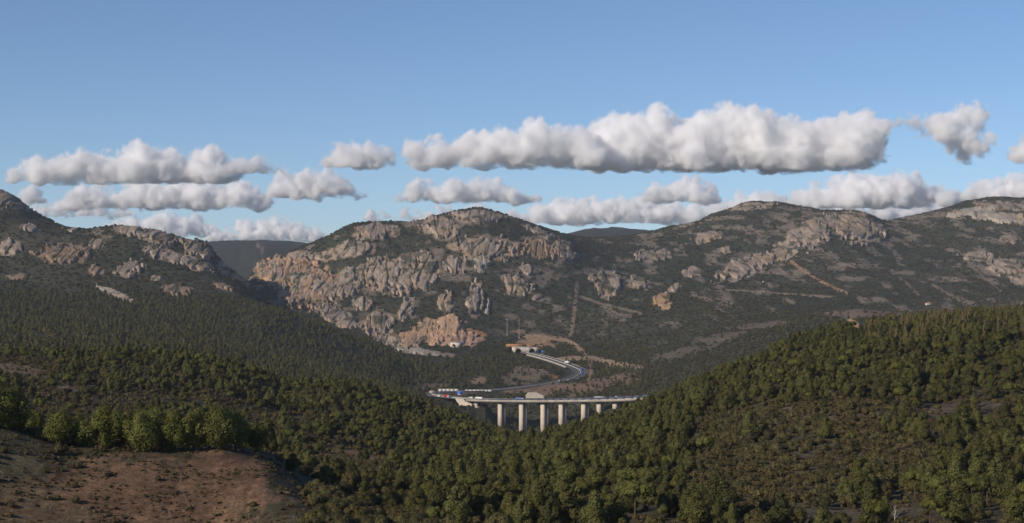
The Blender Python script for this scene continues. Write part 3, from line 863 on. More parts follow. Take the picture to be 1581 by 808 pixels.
k2 = spaced(X, Y, 3.6); X, Y, Z, u = X[k2], Y[k2], Z[k2], u[k2]
yc = (u > 1330) & (Y > 800) & (rng.random(len(u)) < 0.35)
add(X[yc], Y[yc], [('cone', 1)], 0.7, 1.1, 'right', Z[yc])
ub = (~yc) & (u > 1150)
add(X[ub], Y[ub], [('pine', 6), ('umbrella', 2.2), ('oak', 2)], 0.38, 0.95, 'right', Z[ub])
ub = (~yc) & (u <= 1150)
add(X[ub], Y[ub], [('pine', 8), ('umbrella', 1.0), ('oak', 1.2)], 0.40, 0.98, 'right', Z[ub])

# left pine hill
X, Y = wedge(6500, -80, 800, 560, 1180)
u = X / Y * F + PW / 2; Z = height(X, Y); v = HV - (Z - CZ) / Y * F
dens = 0.12 + 0.9 * sstep(-0.25, 0.2, fbm(X / 70, Y / 70, octaves=3, seed=203))
dens = np.where((u < 330) & (v > 570) & (v < 640), dens * 0.35, dens)
for e in [(30, 575, 60, 14, 5), (535, 706, 75, 16, 8), (460, 650, 60, 12, 10)]:
    dens = dens * (1 - 0.9 * sstep(-0.1, 0.2, ellipse_w(u, v, e)))
dens = np.where((u < 430) & (v > 610), dens * 0.15, dens)
for e in [(330, 575, 90, 26, 10), (560, 625, 100, 26, 12), (700, 680, 90, 22, 15), (250, 560, 60, 16, 0)]:
    dens = np.maximum(dens, 0.95 * sstep(-0.1, 0.3, ellipse_w(u, v, e)))
keep = (rng.random(len(u)) < dens) & ((Y > 640) | (u > 600))
X, Y, Z = X[keep], Y[keep], Z[keep]
k2 = spaced(X, Y, 4.0); X, Y, Z = X[k2], Y[k2], Z[k2]
add(X, Y, [('pine', 5), ('umbrella', 3), ('oak', 2.5)], 0.42, 1.02, 'left', Z)

# oaks in the dip beside the bare hill, scrub on the near slopes
X, Y = wedge(260, 335, 660, 262, 335)
u = X / Y * F + PW / 2; Z = height(X, Y); v = HV - (Z - CZ) / Y * F
keep = (v > 765) & (v < 872) & ((u > 475) | (v > 842))
X, Y, Z = X[keep], Y[keep], Z[keep]; k2 = spaced(X, Y, 3.0); X, Y, Z = X[k2], Y[k2], Z[k2]
add(X, Y, [('oak', 1)], 0.6, 0.95, 'dip', Z)
X, Y = wedge(110, 400, 700, 345, 560)
u = X / Y * F + PW / 2; Z = height(X, Y); v = HV - (Z - CZ) / Y * F
k2 = spaced(X, Y, 4.5); X, Y, Z = X[k2], Y[k2], Z[k2]
add(X, Y, [('oak', 3), ('pine', 1)], 0.5, 0.9, 'dip', Z)

ROWP = [(22, 690, 340, 'stone', 2, 1.2), (-8, 700, 338, 'stone', 0, 1.1), (95, 694, 341, 'stone', 0, 0.86), (133, 697, 342, 'stone', 2, 0.85), (165, 694, 343, 'stone', 1, 0.98), (196, 690, 353, 'stone', 2, 1.08),
        (226, 700, 341, 'stone', 0, 1.02), (240, 690, 352, 'stone', 1, 0.98), (268, 698, 343, 'stone', 1, 0.93), (297, 696, 345, 'stone', 2, 1.15), (312, 690, 354, 'stone', 1, 0.95), (342, 694, 346, 'stone', 0, 1.10), (366, 694, 350, 'stone', 1, 0.92), (392, 697, 356, 'stone', 2, 0.95), (120, 690, 354, 'stone', 2, 0.9), (52, 690, 350, 'stone', 2, 0.75)]
for (uu, vv, D, kind, vr, s) in ROWP:
    x = (uu - PW / 2) / F * D
    z = float(height(np.array([x]), np.array([float(D)]))[0])
    trees.append((x, float(D), z - 0.2, kind, vr, s * 1.08, 6.28 * rng.random(), 'row'))
nrow = len(ROWP)

GLADES = [(540, 706, 66, 15, 8, 0.97), (1235, 660, 170, 34, -3, 0.8), (1190, 740, 130, 50, -6, 0.86), (1350, 715, 110, 34, 0, 0.6), (30, 572, 60, 12, 5, 0.9), (655, 722, 60, 8, 0, 0.8)]
kept = []
for t in trees:
    if t[7] != 'row':
        hp = PROTO[(t[3], t[4])][2] * t[5]
        tu = np.array([t[0] / t[1] * F + PW / 2]); tv = np.array([HV - (t[2] + 0.55 * hp - CZ) / t[1] * F])
        if any(float(ellipse_w(tu, tv, e)[0]) > 0.03 * rng.random() and rng.random() < e[5] for e in GLADES):
            continue
    kept.append(t)
trees = kept
arr = np.array([(t[0], t[1], t[2]) for t in trees])
th = np.array([PROTO[(t[3], t[4])][2] * t[5] for t in trees])
vis = visible(arr[:, 0], arr[:, 1], arr[:, 2], th)
size = np.where(vis, th / arr[:, 1], 0)
isoak = np.array([t[3] == 'oak' for t in trees])
own = np.zeros(len(trees), bool)
for sel, n in ((~isoak, 290), (isoak, 130)):
    idx = np.nonzero(sel)[0]
    o = idx[np.argsort(-size[idx])][:n]
    own[o[size[o] > 0]] = True
own[-nrow:] = True
LABELS = {
 ('pine', 'right'): ('pine_tree', 'dark green pine with ragged crown on the wooded slope before the viaduct', 'pine', 'ragged pines on the wooded slope'),
 ('umbrella', 'right'): ('umbrella_pine', 'leggy pine with domed crown on the wooded slope before the viaduct', 'pine', 'domed pines on the wooded slope'),
 ('cone', 'right'): ('conifer', 'pointed yellowish conifer near the top of the wooded slope', 'conifer', 'yellowish conifers on the wooded slope'),
 ('oak', 'right'): ('evergreen_oak', 'low dark evergreen oak among the pines of the wooded slope', 'oak', 'oaks on the wooded slope'),
 ('pine', 'left'): ('pine_tree', 'dark green pine on the low hill behind the bare reddish slope', 'pine', 'pines on the low hill'),
 ('umbrella', 'left'): ('umbrella_pine', 'domed pine on the low hill behind the bare reddish slope', 'pine', 'domed pines on the low hill'),
 ('oak', 'left'): ('evergreen_oak', 'round dark oak on the low hill behind the bare reddish slope', 'oak', 'oaks on the low hill'),
 ('oak', 'dip'): ('evergreen_oak', 'round olive green oak in the dip beside the bare reddish slope', 'oak', 'oaks in the dip'),
 ('pine', 'dip'): ('pine_tree', 'ragged pine among the oaks in the dip below the bare slope', 'pine', 'pines in the dip'),
 ('stone', 'row'): ('stone_pine', '', 'pine', 'stone pines on the bare hill'),
}
ROWL = ['bushy round stone pine at the scrubby end of the row on the bare hill', 'broad stone pine beyond the scrubby end of the row', 'small round stone pine with a gap before it, first of the close row', 'narrow stone pine squeezed between two broader ones near the row start',
        'tall broad stone pine, fourth in the close row above the bare slope', 'slim stone pine set back behind the tall broad one', 'big rounded stone pine in the middle of the row', 'stone pine set back behind the big rounded one in mid row',
        'stone pine just past the middle of the row, foliage to the ground', 'narrow upright stone pine between broader crowns in the row', 'tall stone pine set back near the far end of the row', 'largest spreading stone pine near the shaded end of the row',
        'tall stone pine beside the largest spreading one', 'last stone pine of the row, casting shadow down the bank', 'small stone pine half hidden behind the first round ones', 'smallest stone pine in the gap between scrubby end and close row']
ri = 0
stuff_pts = {}
for i, t in enumerate(trees):
    x, y, z, kind, vr, s, rz, zone = t
    cm, tm, H, W = PROTO[(kind, vr)]
    if own[i]:
        nm, lab, cat, grp = LABELS[(kind, zone)]
        if zone == 'row':
            lab = ROWL[ri]; ri += 1
        if zone != 'row':
            pu_ = x / y * F + PW / 2; pv_ = HV - (z - CZ) / y * F
            sz_ = 'small' if s < 0.68 else ('tall' if s > 0.86 else 'middling')
            if zone == 'dip':
                pl_ = 'in the dip right under the bare reddish bank' if y < 300 else ('on the rim of the dip beside the bare reddish bank' if y < 335 else ('at the far side of the dip beyond the bank' if y < 440 else 'out on the valley floor past the dip'))
            elif zone == 'left':
                pl_ = 'on the low hill behind the stone pine row' if pu_ < 450 else 'on the valley end of the low hill'
            else:
                gap = max(float(ellipse_w(np.array([pu_]), np.array([pv_]), e)[0]) for e in [(1230, 648, 150, 26, -4), (1190, 730, 130, 44, -8), (1340, 706, 130, 34, 0)])
                if gap > -0.35: pl_ = 'beside the brushy clearing of the wooded slope'
                elif y < 330: pl_ = ('at the foot of the wooded slope near the dead tree' if pu_ > 1200 else ('at the foot of the wooded slope below the clearing' if pu_ > 950 else 'at the foot of the wooded slope near the dip'))
                elif y < 420: pl_ = ('low on the wooded slope above the dead tree' if pu_ > 1200 else ('low on the wooded slope beside the clearing side' if pu_ > 950 else 'low on the wooded slope above the dip'))
                elif y < 620: pl_ = 'midway up the wooded slope above the clearing' if pu_ > 1000 else 'midway along the wooded spur below the viaduct'
                else: pl_ = 'high on the wooded slope near its brow' if pu_ > 1000 else 'on the tip of the spur before the viaduct piers'
            sh_ = {'pine': ['ragged full', 'slim ragged', 'broad ragged', 'stout bushy'], 'umbrella': ['domed', 'wide domed'], 'cone': ['pointed yellowish'], 'oak': ['round', 'low round', 'spreading']}[kind][vr]
            lab = '%s %s %s %s' % (sz_, sh_, {'cone': 'conifer', 'oak': 'evergreen oak'}.get(kind, 'pine'), pl_)
        o = empty(nm, (x, y, z), rz); o.scale = (s, s, s)
        tag(o, lab, cat, grp)
        c = bpy.data.objects.new('crown', cm); COL.objects.link(c); c.parent = o
        c = bpy.data.objects.new('trunk', tm); COL.objects.link(c); c.parent = o
    else:
        stuff_pts.setdefault('woodland', []).append((x, y, z, s, rz, (kind, vr)))

# ------------------------------------------------------------------ masses nobody could count: instanced over points
def joined_proto(name, kind, k):
    cm, tm, H, W = PROTO[(kind, k)]
    o = bpy.data.objects.new(name, cm.copy())
    if tm is not None:
        bmx = bmesh.new(); bmx.from_mesh(cm)
        n = len(bmx.faces)
        bmx.from_mesh(tm)
        bmx.faces.ensure_lookup_table()
        for f in bmx.faces[n:]: f.material_index = 1
        bmx.to_mesh(o.data); bmx.free()
        o.data.materials.append(BARK)
    return o
def simple_proto(name, kind, H, W, n, s, leaf, seed):
    cv, cf = crown_np(kind, H, W, seed, n, s)
    me = mesh_np(name, cv, cf); me.materials.append(LEAF[leaf])
    return bpy.data.objects.new(name, me)
def instancer(name, protos, P, S, R, I, label):
    coll = bpy.data.collections.new(name + '_kinds')
    for k, o in enumerate(protos):
        o.name = '%s_kind_%02d' % (name, k); coll.objects.link(o)
    me = bpy.data.meshes.new(name)
    n = len(P)
    me.vertices.add(n); me.vertices.foreach_set('co', np.asarray(P, np.float32).ravel())
    a = me.attributes.new('scl', 'FLOAT_VECTOR', 'POINT'); a.data.foreach_set('vector', np.asarray(S, np.float32).ravel())
    a = me.attributes.new('rot', 'FLOAT_VECTOR', 'POINT'); a.data.foreach_set('vector', np.stack([np.zeros(n), np.zeros(n), R], -1).astype(np.float32).ravel())
    a = me.attributes.new('idx', 'INT', 'POINT'); a.data.foreach_set('value', np.asarray(I, np.int32))
    o = link(name, me)
    ng = bpy.data.node_groups.new(name + '_nodes', 'GeometryNodeTree')
    ng.interface.new_socket('Geometry', in_out='INPUT', socket_type='NodeSocketGeometry')
    ng.interface.new_socket('Geometry', in_out='OUTPUT', socket_type='NodeSocketGeometry')
    gi, go = ng.nodes.new('NodeGroupInput'), ng.nodes.new('NodeGroupOutput')
    ip = ng.nodes.new('GeometryNodeInstanceOnPoints')
    ci = ng.nodes.new('GeometryNodeCollectionInfo'); ci.inputs[0].default_value = coll
    ci.inputs['Separate Children'].default_value = True; ci.inputs['Reset Children'].default_value = True
    ip.inputs['Pick Instance'].default_value = True
    def attr(nm, ty):
        q = ng.nodes.new('GeometryNodeInputNamedAttribute'); q.data_type = ty; q.inputs[0].default_value = nm
        return [s for s in q.outputs if s.enabled and s.name == 'Attribute'][0]
    ng.links.new(gi.outputs[0], ip.inputs['Points']); ng.links.new(ci.outputs[0], ip.inputs['Instance'])
    ng.links.new(attr('idx', 'INT'), ip.inputs['Instance Index'])
    er = ng.nodes.new('FunctionNodeEulerToRotation')
    ng.links.new(attr('rot', 'FLOAT_VECTOR'), er.inputs[0]); ng.links.new(er.outputs[0], ip.inputs['Rotation'])
    ng.links.new(attr('scl', 'FLOAT_VECTOR'), ip.inputs['Scale'])
    ng.links.new(ip.outputs[0], go.inputs[0])
    md = o.modifiers.new('scatter', 'NODES'); md.node_group = ng
    return tag(o, label, kind='stuff')

# remaining trees of the near hills
keys = sorted({p[5] for p in stuff_pts['woodland']})
prot = [joined_proto('tree', *k) for k in keys]
sp = stuff_pts['woodland']
S = np.array([p[3] for p in sp])
instancer('woodland', prot, [p[:3] for p in sp], np.stack([S, S, S], -1), np.array([p[4] for p in sp]), [keys.index(p[5]) for p in sp], 'mass of pines and oaks filling the near wooded slopes')

# scrub and dry bushes on the near hills
X, Y = wedge(70000, -80, 1680, 290, 1150)
Z = height(X, Y); u = X / Y * F + PW / 2; v = HV - (Z - CZ) / Y * F
rock, rc, soil, sc = cover(X, Y, Z)
dn = np.clip(0.75 + 0.8 * fbm(X / 12, Y / 12, octaves=3, seed=211) - 0.35 * soil, 0, 1)
bare = sstep(-0.1, 0.15, ellipse_w(u, v, (300, 775, 150, 70, 8))) * (Y < 400)
bare = np.maximum(bare, sstep(-0.1, 0.15, ellipse_w(u, v, (330, 722, 120, 30, 5))) * (Y < 400))
dn = dn * (1 - 0.93 * bare) * np.where((Y < 400) & (u < 640), np.where(u < 190, 1.0, 0.55), 1)
keep = rng.random(len(X)) < dn
X, Y, Z, soil = X[keep], Y[keep], Z[keep], soil[keep]
pr = [joined_proto('bush', 'shrub', k) for k in range(3)] + [joined_proto('bush', 'dry', k) for k in range(2)]
I = np.where(rng.random(len(X)) < 0.30 + 0.35 * soil, rng.integers(3, 5, len(X)), rng.integers(0, 3, len(X)))
S = (0.4 + 0.95 * rng.random(len(X)) ** 1.8) * np.where(Y < 400, np.where(X / Y * F + PW / 2 < 190, 1.15, 0.75), 1.0)
instancer('shrubbery', pr, np.stack([X, Y, Z - 0.1], -1), np.stack([S * (0.9 + .4 * rng.random(len(X))), S, S], -1), 6.28 * rng.random(len(X)), I, 'low evergreen and dry scrub covering the near hills')

X, Y = wedge(9000, -60, 560, 275, 352)
Z = height(X, Y); u = X / Y * F + PW / 2; v = HV - (Z - CZ) / Y * F
keep = rng.random(len(X)) < sstep(-0.15, 0.35, fbm(X / 7, Y / 7, octaves=3, seed=251))
X, Y, Z = X[keep], Y[keep], Z[keep]
S = 0.18 + 0.32 * rng.random(len(X)) ** 2.5
pr = [joined_proto('tuft', 'dry', k) for k in range(2)] + [joined_proto('tuft', 'shrub', 1)]
instancer('dry_grass', pr, np.stack([X, Y, Z - 0.05], -1), np.stack([S * 1.2, S * 1.2, S], -1), 6.28 * rng.random(len(X)), rng.choice(3, len(X), p=[.4, .35, .25]), 'dry tufts and dwarf scrub on the bare reddish hill')
X, Y = wedge(9000, 1020, 1620, 300, 620)
Z = height(X, Y); u = X / Y * F + PW / 2; v = HV - (Z - CZ) / Y * F
gl = np.maximum.reduce([sstep(-0.25, 0.1, ellipse_w(u, v, e)) for e in GLADES[1:4]])
keep = (rng.random(len(X)) < gl * np.clip(0.6 + 0.8 * fbm(X / 10, Y / 10, octaves=2, seed=261), 0, 1))
X, Y, Z = X[keep], Y[keep], Z[keep]
k2 = spaced(X, Y, 1.7); X, Y, Z = X[k2], Y[k2], Z[k2]
S = 0.6 + 1.2 * rng.random(len(X)) ** 2.0
pr = [joined_proto('brush', 'shrub', k) for k in range(3)] + [joined_proto('brush', 'dry', 0)]
instancer('brush_vegetation', pr, np.stack([X, Y, Z - 0.1], -1), np.stack([S * 1.1, S * 1.1, S * .9], -1), 6.28 * rng.random(len(X)), rng.choice(4, len(X), p=[.34, .24, .34, .08]), 'rounded brush in the clearing of the wooded slope')

# far woodland of the valley and the apron under the mountains
def far_ok(X, Y, Z, h):
    d, rz, ri_ = road_dist(X, Y)
    onb = BRIDGE_A[ri_] | BRIDGE_B[ri_]
    bad = (d < 21) & ~((onb) & (Z + h < rz - 4))
    # keep the face of the viaduct and the road surface in view
    u = X / Y * F + PW / 2; vt = HV - (Z + h - CZ) / Y * F
    clear_ = lambda x: float(np.interp(x, [660, 720, 738, 775, 806, 840, 871, 902, 930, 955], [6, 12, 24, 36, 48, 48, 42, 30, 20, 12]))
    for k in range(0, len(ROAD), 2):
        ru = ROAD_U[k]; rv = HV - (ROAD[k, 2] - CZ) / ROAD[k, 1] * F
        bad |= (np.abs(u - ru) < 7) & (Y < ROAD[k, 1] + 4) & (Y > 1250) & (vt < rv + (clear_(ru) if ROAD[k, 1] < 2560 else 6)) & (u < 960)
    return ~bad
fp = [simple_proto('far_tree', 'pine', 9, 5.2, 420, 0.62, 'farpine', 300 + k) for k in range(4)] + [simple_proto('far_tree', 'oak', 4.5, 5.5, 330, 0.6, 'farscrub', 310 + k) for k in range(2)]
LX, LY, LZ, LS, LI = [], [], [], [], []
def far_trees(n, u0, u1, d0, d1, dist, densf, smin, smax, oak=0.2):
    X, Y = wedge(n, u0, u1, d0, d1)
    Z = height(X, Y)
    u = X / Y * F + PW / 2; v = HV - (Z - CZ) / Y * F
    rock, rc, soil, sc = cover(X, Y, Z)
    quarry = sstep(-0.1, 0.1, ellipse_w(u, v - 8, (680, 520, 95, 34, 0))) * (Y > 2800)
    dn = densf(X, Y, u, v) * (1 - 0.97 * quarry) * (1 - 0.9 * np.clip(soil, 0, 1)) * (1 - 0.97 * np.clip(rock * 1.6, 0, 1))
    k = rng.random(len(X)) < dn
    X, Y, Z = X[k], Y[k], Z[k]
    k = spaced(X, Y, dist); X, Y, Z = X[k], Y[k], Z[k]
    S = smin + (smax - smin) * rng.random(len(X))
    k = far_ok(X, Y, Z, 9 * S)
    X, Y, Z, S = X[k], Y[k], Z[k], S[k]
    LX.append(X); LY.append(Y); LZ.append(Z); LS.append(S)
    LI.append(np.where(rng.random(len(X)) < oak, rng.integers(4, 6, len(X)), rng.integers(0, 4, len(X))))
nzf = lambda X, Y, L, s: fbm(X / L, Y / L, octaves=3, seed=s)
far_trees(22000, -90, 700, 1250, 3050, 7.6, lambda X, Y, u, v: np.clip(0.85 + 0.9 * nzf(X, Y, 70, 221), 0.1, 1) * np.where(v < 452, 0.25, 1), 0.55, 1.1, 0.15)
far_trees(9000, 540, 1100, 1250, 2560, 5.0, lambda X, Y, u, v: np.clip(0.75 + 0.5 * nzf(X, Y, 60, 223), 0, 1), 0.5, 0.95, 0.45)
far_trees(9000, 560, 1000, 2560, 3300, 5.0, lambda X, Y, u, v: np.clip(0.75 + 0.5 * nzf(X, Y, 60, 225), 0, 1), 0.5, 0.85, 0.35)
far_trees(9000, 900, 1680, 2450, 4000, 7.0, lambda X, Y, u, v: np.clip(0.35 + 0.7 * nzf(X, Y, 110, 227), 0, 1), 0.5, 0.85, 0.5)
X, Y, Z, S, I = map(np.concatenate, (LX, LY, LZ, LS, LI))
instancer('forest', fp, np.stack([X, Y, Z - 0.3], -1), np.stack([S, S, S * (0.85 + 0.3 * rng.random(len(X)))], -1), 6.28 * rng.random(len(X)), I, 'far pine forest spread over the valley and mountain foot')

# scrub on the mountains
sp_ = [simple_proto('far_scrub', 'shrub', 3.0, 5.0, 90, 0.8, 'farscrub', 330 + k) for k in range(4)]
X, Y = wedge(110000, -60, 1640, 2330, 5500)
Z = height(X, Y)
rock, rc, soil, sc = cover(X, Y, Z)
dn = np.clip(0.75 + 0.6 * fbm(X / 45, Y / 45, octaves=3, seed=231), 0.1, 1) * (1 - 0.93 * np.clip(1.5 * rock, 0, 1)) * (1 - 0.92 * soil) * (1 - 0.75 * stony(X, Y, Z))
d, rz_, _ = road_dist(X, Y)
u = X / Y * F + PW / 2
keep = (rng.random(len(X)) < dn) & ((d > 24) | (Z + 5 < rz_ - 3)) & visible(X, Y, Z, 6.0)
X, Y, Z = X[keep], Y[keep], Z[keep]
S = 0.5 + 0.8 * rng.random(len(X)) ** 1.4
instancer('mountain_shrubbery', sp_, np.stack([X, Y, Z - 0.2], -1), np.stack([S * 1.1, S * 1.1, S], -1), 6.28 * rng.random(len(X)), rng.integers(0, 4, len(X)), 'dark scrub covering the mountain sides')

# ------------------------------------------------------------------ motorway
def ribbon(name, idx, a, b, dz, m, parent=None, thick=0.0):
    """strip between lateral offsets a and b of the centre line"""
    P = ROAD[idx]; N = NOR[idx]
    L = P + N * a; R_ = P + N * b
    L[:, 2] += dz; R_[:, 2] += dz
    n = len(P)
    if thick <= 0:
        V = np.vstack([L, R_])
        q = [(i + n, i, i + 1, i + 1 + n) for i in range(n - 1)]
        q = [(i, i + 1, i + 1 + n, i + n) for i in range(n - 1)] if (b < a) else q
    else:
        L2, R2 = L.copy(), R_.copy(); L2[:, 2] -= thick; R2[:, 2] -= thick
        V = np.vstack([L, R_, R2, L2]); q = []
        for i in range(n - 1):
            for s in range(4):
                s2 = (s + 1) % 4
                q.append((s * n + i, s2 * n + i, s2 * n + i + 1, s * n + i + 1))
        q.append((0, 3 * n, 2 * n, n)); q.append((n - 1, 2 * n - 1, 3 * n - 1, 4 * n - 1))
    me = mesh_np(name, V, np.array(q))
    bmx = bmesh.new(); bmx.from_mesh(me); bmesh.ops.recalc_face_normals(bmx, faces=bmx.faces)
    if thick <= 0:
        up = sum(f.normal.z for f in bmx.faces)
        if up < 0: bmesh.ops.reverse_faces(bmx, faces=bmx.faces)
    bmx.to_mesh(me); bmx.free()
    return link(name, me, parent, m)
ALL = np.arange(len(ROAD))
rd = ribbon('motorway_road', ALL, -12.2, 12.2, 0.0, ASPH)
tag(rd, 'dual carriageway motorway winding from the tunnels to the viaduct', kind='structure')
for off in (-11.2, -3.4, 3.4, 11.2):
    ribbon('edge_line', ALL, off - 0.12, off + 0.12, 0.012, PAINT, rd)
for off in (-7.3, 7.3):
    ribbon('lane_line', ALL, off - 0.09, off + 0.09, 0.012, PAINT, rd)
for off, nm in ((-12.0, 'guard_rail'), (12.0, 'guard_rail')):
    g_ = [k for k in ALL if ON_GROUND[k]]
    for run in np.split(np.array(g_), np.nonzero(np.diff(g_) > 1)[0] + 1):
        if len(run) > 2:
            ribbon('guard_rail', run, off - 0.12, off + 0.12, 0.85, STEEL, rd, 0.45)
ribbon('median_barrier', ALL, -0.35, 0.35, 0.95, CON, rd, 1.1)

def pier_mesh(w, d, h):
    """hollow-looking rectangular pier with a flared head and recessed face"""
    parts = [box_np(0, -d * 0.37, 0, w, d * 0.26, h - 1.5), box_np(0, d * 0.37, 0, w, d * 0.26, h - 1.5), box_np(0, 0, h - 1.5, w * 1.04, d * 1.04, 1.5), box_np(0, 0, -0.5, w * 1.3, d * 1.2, 2.2)] if d > 8 else [box_np(0, 0, 0, w, d, h - 1.5), box_np(0, 0, h - 1.5, w * 1.06, d * 1.06, 1.5)]
    return join_np([(np.array(a), np.array(b)) for a, b in parts])
def viaduct(name, sel, spans, pw, pd, depth, label, ab_len=0):
    idx = np.nonzero(sel)[0]
    root = empty(name, tuple(ROAD[idx[0]]))
    tag(root, label, 'bridge')
    inv = Matrix.Translation(-root.location)
    def put(o):
        o.data.transform(inv); o.parent = root; return o
    put(ribbon('deck', idx, -12.6, 12.6, -0.16, EDGE, None, 0.7))
    put(ribbon('girder', idx, -7.8, 7.8, -0.9, EDGE, None, depth))
    for off in (-12.45, 12.45):
        pb = put(ribbon('parapet', idx, off - 0.25, off + 0.25, 0.55, EDGE, None, 3.2))
        rl = ribbon('railing', idx, off - 0.06, off + 0.06, 1.05, STEEL, None, 0.18); rl.data.transform(inv); rl.parent = pb
    return root, idx, inv
SCREEN = mat('slate_screen', (0.07, 0.085, 0.13), 0.6, 0.15, 0.3)
VA, ia, invA = viaduct('viaduct', BRIDGE_A, 8, 7, 10, 2.2, 'long concrete motorway viaduct on tall rectangular piers across the valley')
for pu in (738.5, 775.5, 807, 838.5, 871, 902, 929.5, 953, 976, 1000, 1024):
    k = ia[np.argmin(np.abs(ROAD_U[ia] - pu))]
    p = ROAD[k]
    gz = float(height(np.array([p[0]]), np.array([p[1]]))[0])
    gz = min(gz, float(height(np.array([p[0]]), np.array([p[1] - 8]))[0])) - 3
    h = p[2] - 2.4 - gz
    v_, f_ = pier_mesh(6.2, 12.5, h)
    me = mesh_np('pier', v_, f_)
    o = link('pier', me, VA, CON)
    o.location = Vector((p[0], p[1], gz)) - VA.location
    o.rotation_euler = (0, 0, math.atan2(TAN[k, 1], TAN[k, 0]) + math.pi)
# slate blue screen standing on the outer parapet, growing taller towards the wooded slope
P_ = ROAD[ia] + NOR[ia] * 12.45; n_ = len(P_)
hs_ = np.interp(ROAD_U[ia], [725, 780, 850, 920, 1000], [1.0, 1.4, 2.0, 2.8, 3.0])
for a_ in range(0, n_ - 1, 2):
    b_ = min(a_ + 2, n_ - 1)
    q0, q1 = P_[a_], P_[b_]
    d_ = (q1 - q0); L_ = float(np.linalg.norm(d_[:2]))
    o = boxes('screen_panel', [(L_ / 2, 0, 0, L_ - 0.15, 0.14, float(hs_[a_]))], VA, SCREEN)
    o.location = Vector(q0) + Vector((0, 0, 0.56)) - VA.location; o.rotation_euler = (0, 0, math.atan2(d_[1], d_[0]))
# abutment with sloping wing wall
k = ia[-1]
ab = prism('abutment', [(-2, 0.3), (13, 0.3), (17, -3.5), (28, -6.5), (28.5, -14.5), (18, -15), (9, -13)], -13.0, -9.5, None, CON)
ang = math.atan2(-TAN[k, 1], -TAN[k, 0])
ab.data.transform(Matrix.Rotation(ang, 4, 'Z'))
ab.parent = VA
ab.location = Vector(ROAD[min(k + 3, len(ROAD) - 1)]) - VA.location

VB, ib, invB = viaduct('short_viaduct', BRIDGE_B, 5, 3, 3, 1.2, 'short low viaduct carrying both carriageways down from the tunnel portals')
for j, k in enumerate(ib[3:-1:6]):
    for off in (-6.4, 6.4):
        p = ROAD[k] + NOR[k] * off
        gz = float(height(np.array([p[0]]), np.array([p[1]]))[0]) - 2.5
        me = mesh_np('pier', *pier_mesh(2.6, 6.0, p[2] - 2.0 - gz))
        o = link('pier', me, VB, CON)
        o.location = Vector((p[0], p[1], gz)) - VB.location
        o.rotation_euler = (0, 0, math.atan2(TAN[k, 1], TAN[k, 0]))

# tunnel portals
def portal(name, origin, rz, half_w, top, arches, label, m=CON, thick=2.5):
    root = empty(name, tuple(origin), rz)
    tag(root, label, 'tunnel portal')
    V, q = [], []
    xs = sorted({-half_w, half_w} | {c + r * math.cos(math.pi * t / 14) for c, r, hs in arches for t in range(15)})
    def low(x):
        for c, r, hs in arches:
            if abs(x - c) <= r + 1e-6:
                return hs + math.sqrt(max(0, r * r - (x - c) ** 2))
        return -1.5
    for a, b in zip(xs[:-1], xs[1:]):
        mid = (a + b) / 2
        inside = any(abs(mid - c) < r for c, r, hs in arches)
        la, lb = (low(a), low(b)) if inside else (-1.5, -1.5)
        n = len(V)
        V += [(a, 0, la), (b, 0, lb), (b, 0, top), (a, 0, top), (a, thick, la), (b, thick, lb), (b, thick, top), (a, thick, top)]
        q += [(n, n + 1, n + 2, n + 3), (n + 3, n + 2, n + 6, n + 7), (n, n + 4, n + 5, n + 1), (n + 5, n + 4, n + 7, n + 6)]
        if a == -half_w: q.append((n, n + 3, n + 7, n + 4))
        if b == half_w: q.append((n + 1, n + 5, n + 6, n + 2))
    link('headwall', mesh_np('headwall', V, q), root, m)
    boxes('coping', [(0, thick / 2 - 0.2, top, 2 * half_w + 1.0, thick + 1.0, 0.8)], root, m)
    for c, r, hs in arches:
        pts = [(c + r, -1.0)] + [(c + r * math.cos(math.pi * t / 14), hs + r * math.sin(math.pi * t / 14)) for t in range(15)] + [(c - r, -1.0)]
        n = len(pts)
        V = [(x, thick * 0.5, z) for x, z in pts] + [(x, 55, z) for x, z in pts]
        q = [(i, i + 1, i + 1 + n, i + n) for i in range(n - 1)]
        link('tunnel_bore', mesh_np('tunnel_bore', V, q), root, DARKT)
        Vr, qr = [], []
        ring = [(c + (r + w_) * math.cos(math.pi * t / 14), hs + (r + w_) * math.sin(math.pi * t / 14)) for w_ in (0.0, 0.7) for t in range(15)]
        Vr = [(x, -0.25, z) for x, z in ring]
        qr = [(i, i + 1, i + 16, i + 15) for i in range(14)]
        link('arch_ring', mesh_np('arch_ring', Vr, qr), root, CON_W)
    return root
prz = 0.10
portal('tunnel_portal', (PORTAL[0] - 1.0, PORTAL[1] - 1.5, PORTAL[2]), prz, 25, 10.5, [(-13.2, 5.6, 2.2), (12.6, 5.6, 2.2)], 'pale concrete portal wall with two dark arched tunnel mouths')
ow = boxes('earth_bank_wall', [(-17, 10, 10.8, 38, 8, 5.0, 0.9), (10, 11, 11.3, 22, 6, 3.0, 0.85)], None, ORANGE)
ow.location = (PORTAL[0] - 1, PORTAL[1] + 0.5, PORTAL[2]); ow.rotation_euler = (0, 0, prz)
tag(ow, 'orange earth bank retained above the twin tunnel portals', 'bank')
p = hit(703, 535, 2900)
portal('old_tunnel_portal', (p[0], p[1] - 10, p[2] - 1), -0.25, 9, 7.5, [(-2.5, 3.4, 1.6)], 'small whitish tunnel portal under the orange quarry face', CON_W)
p = hit(619, 543, 2900)
portal('culvert_portal', (p[0], p[1] - 6, p[2] - 1), 0.2, 6, 6.5, [(0, 3.4, 1.4)], 'little dark mouthed portal at the foot of the cliffs', CON)

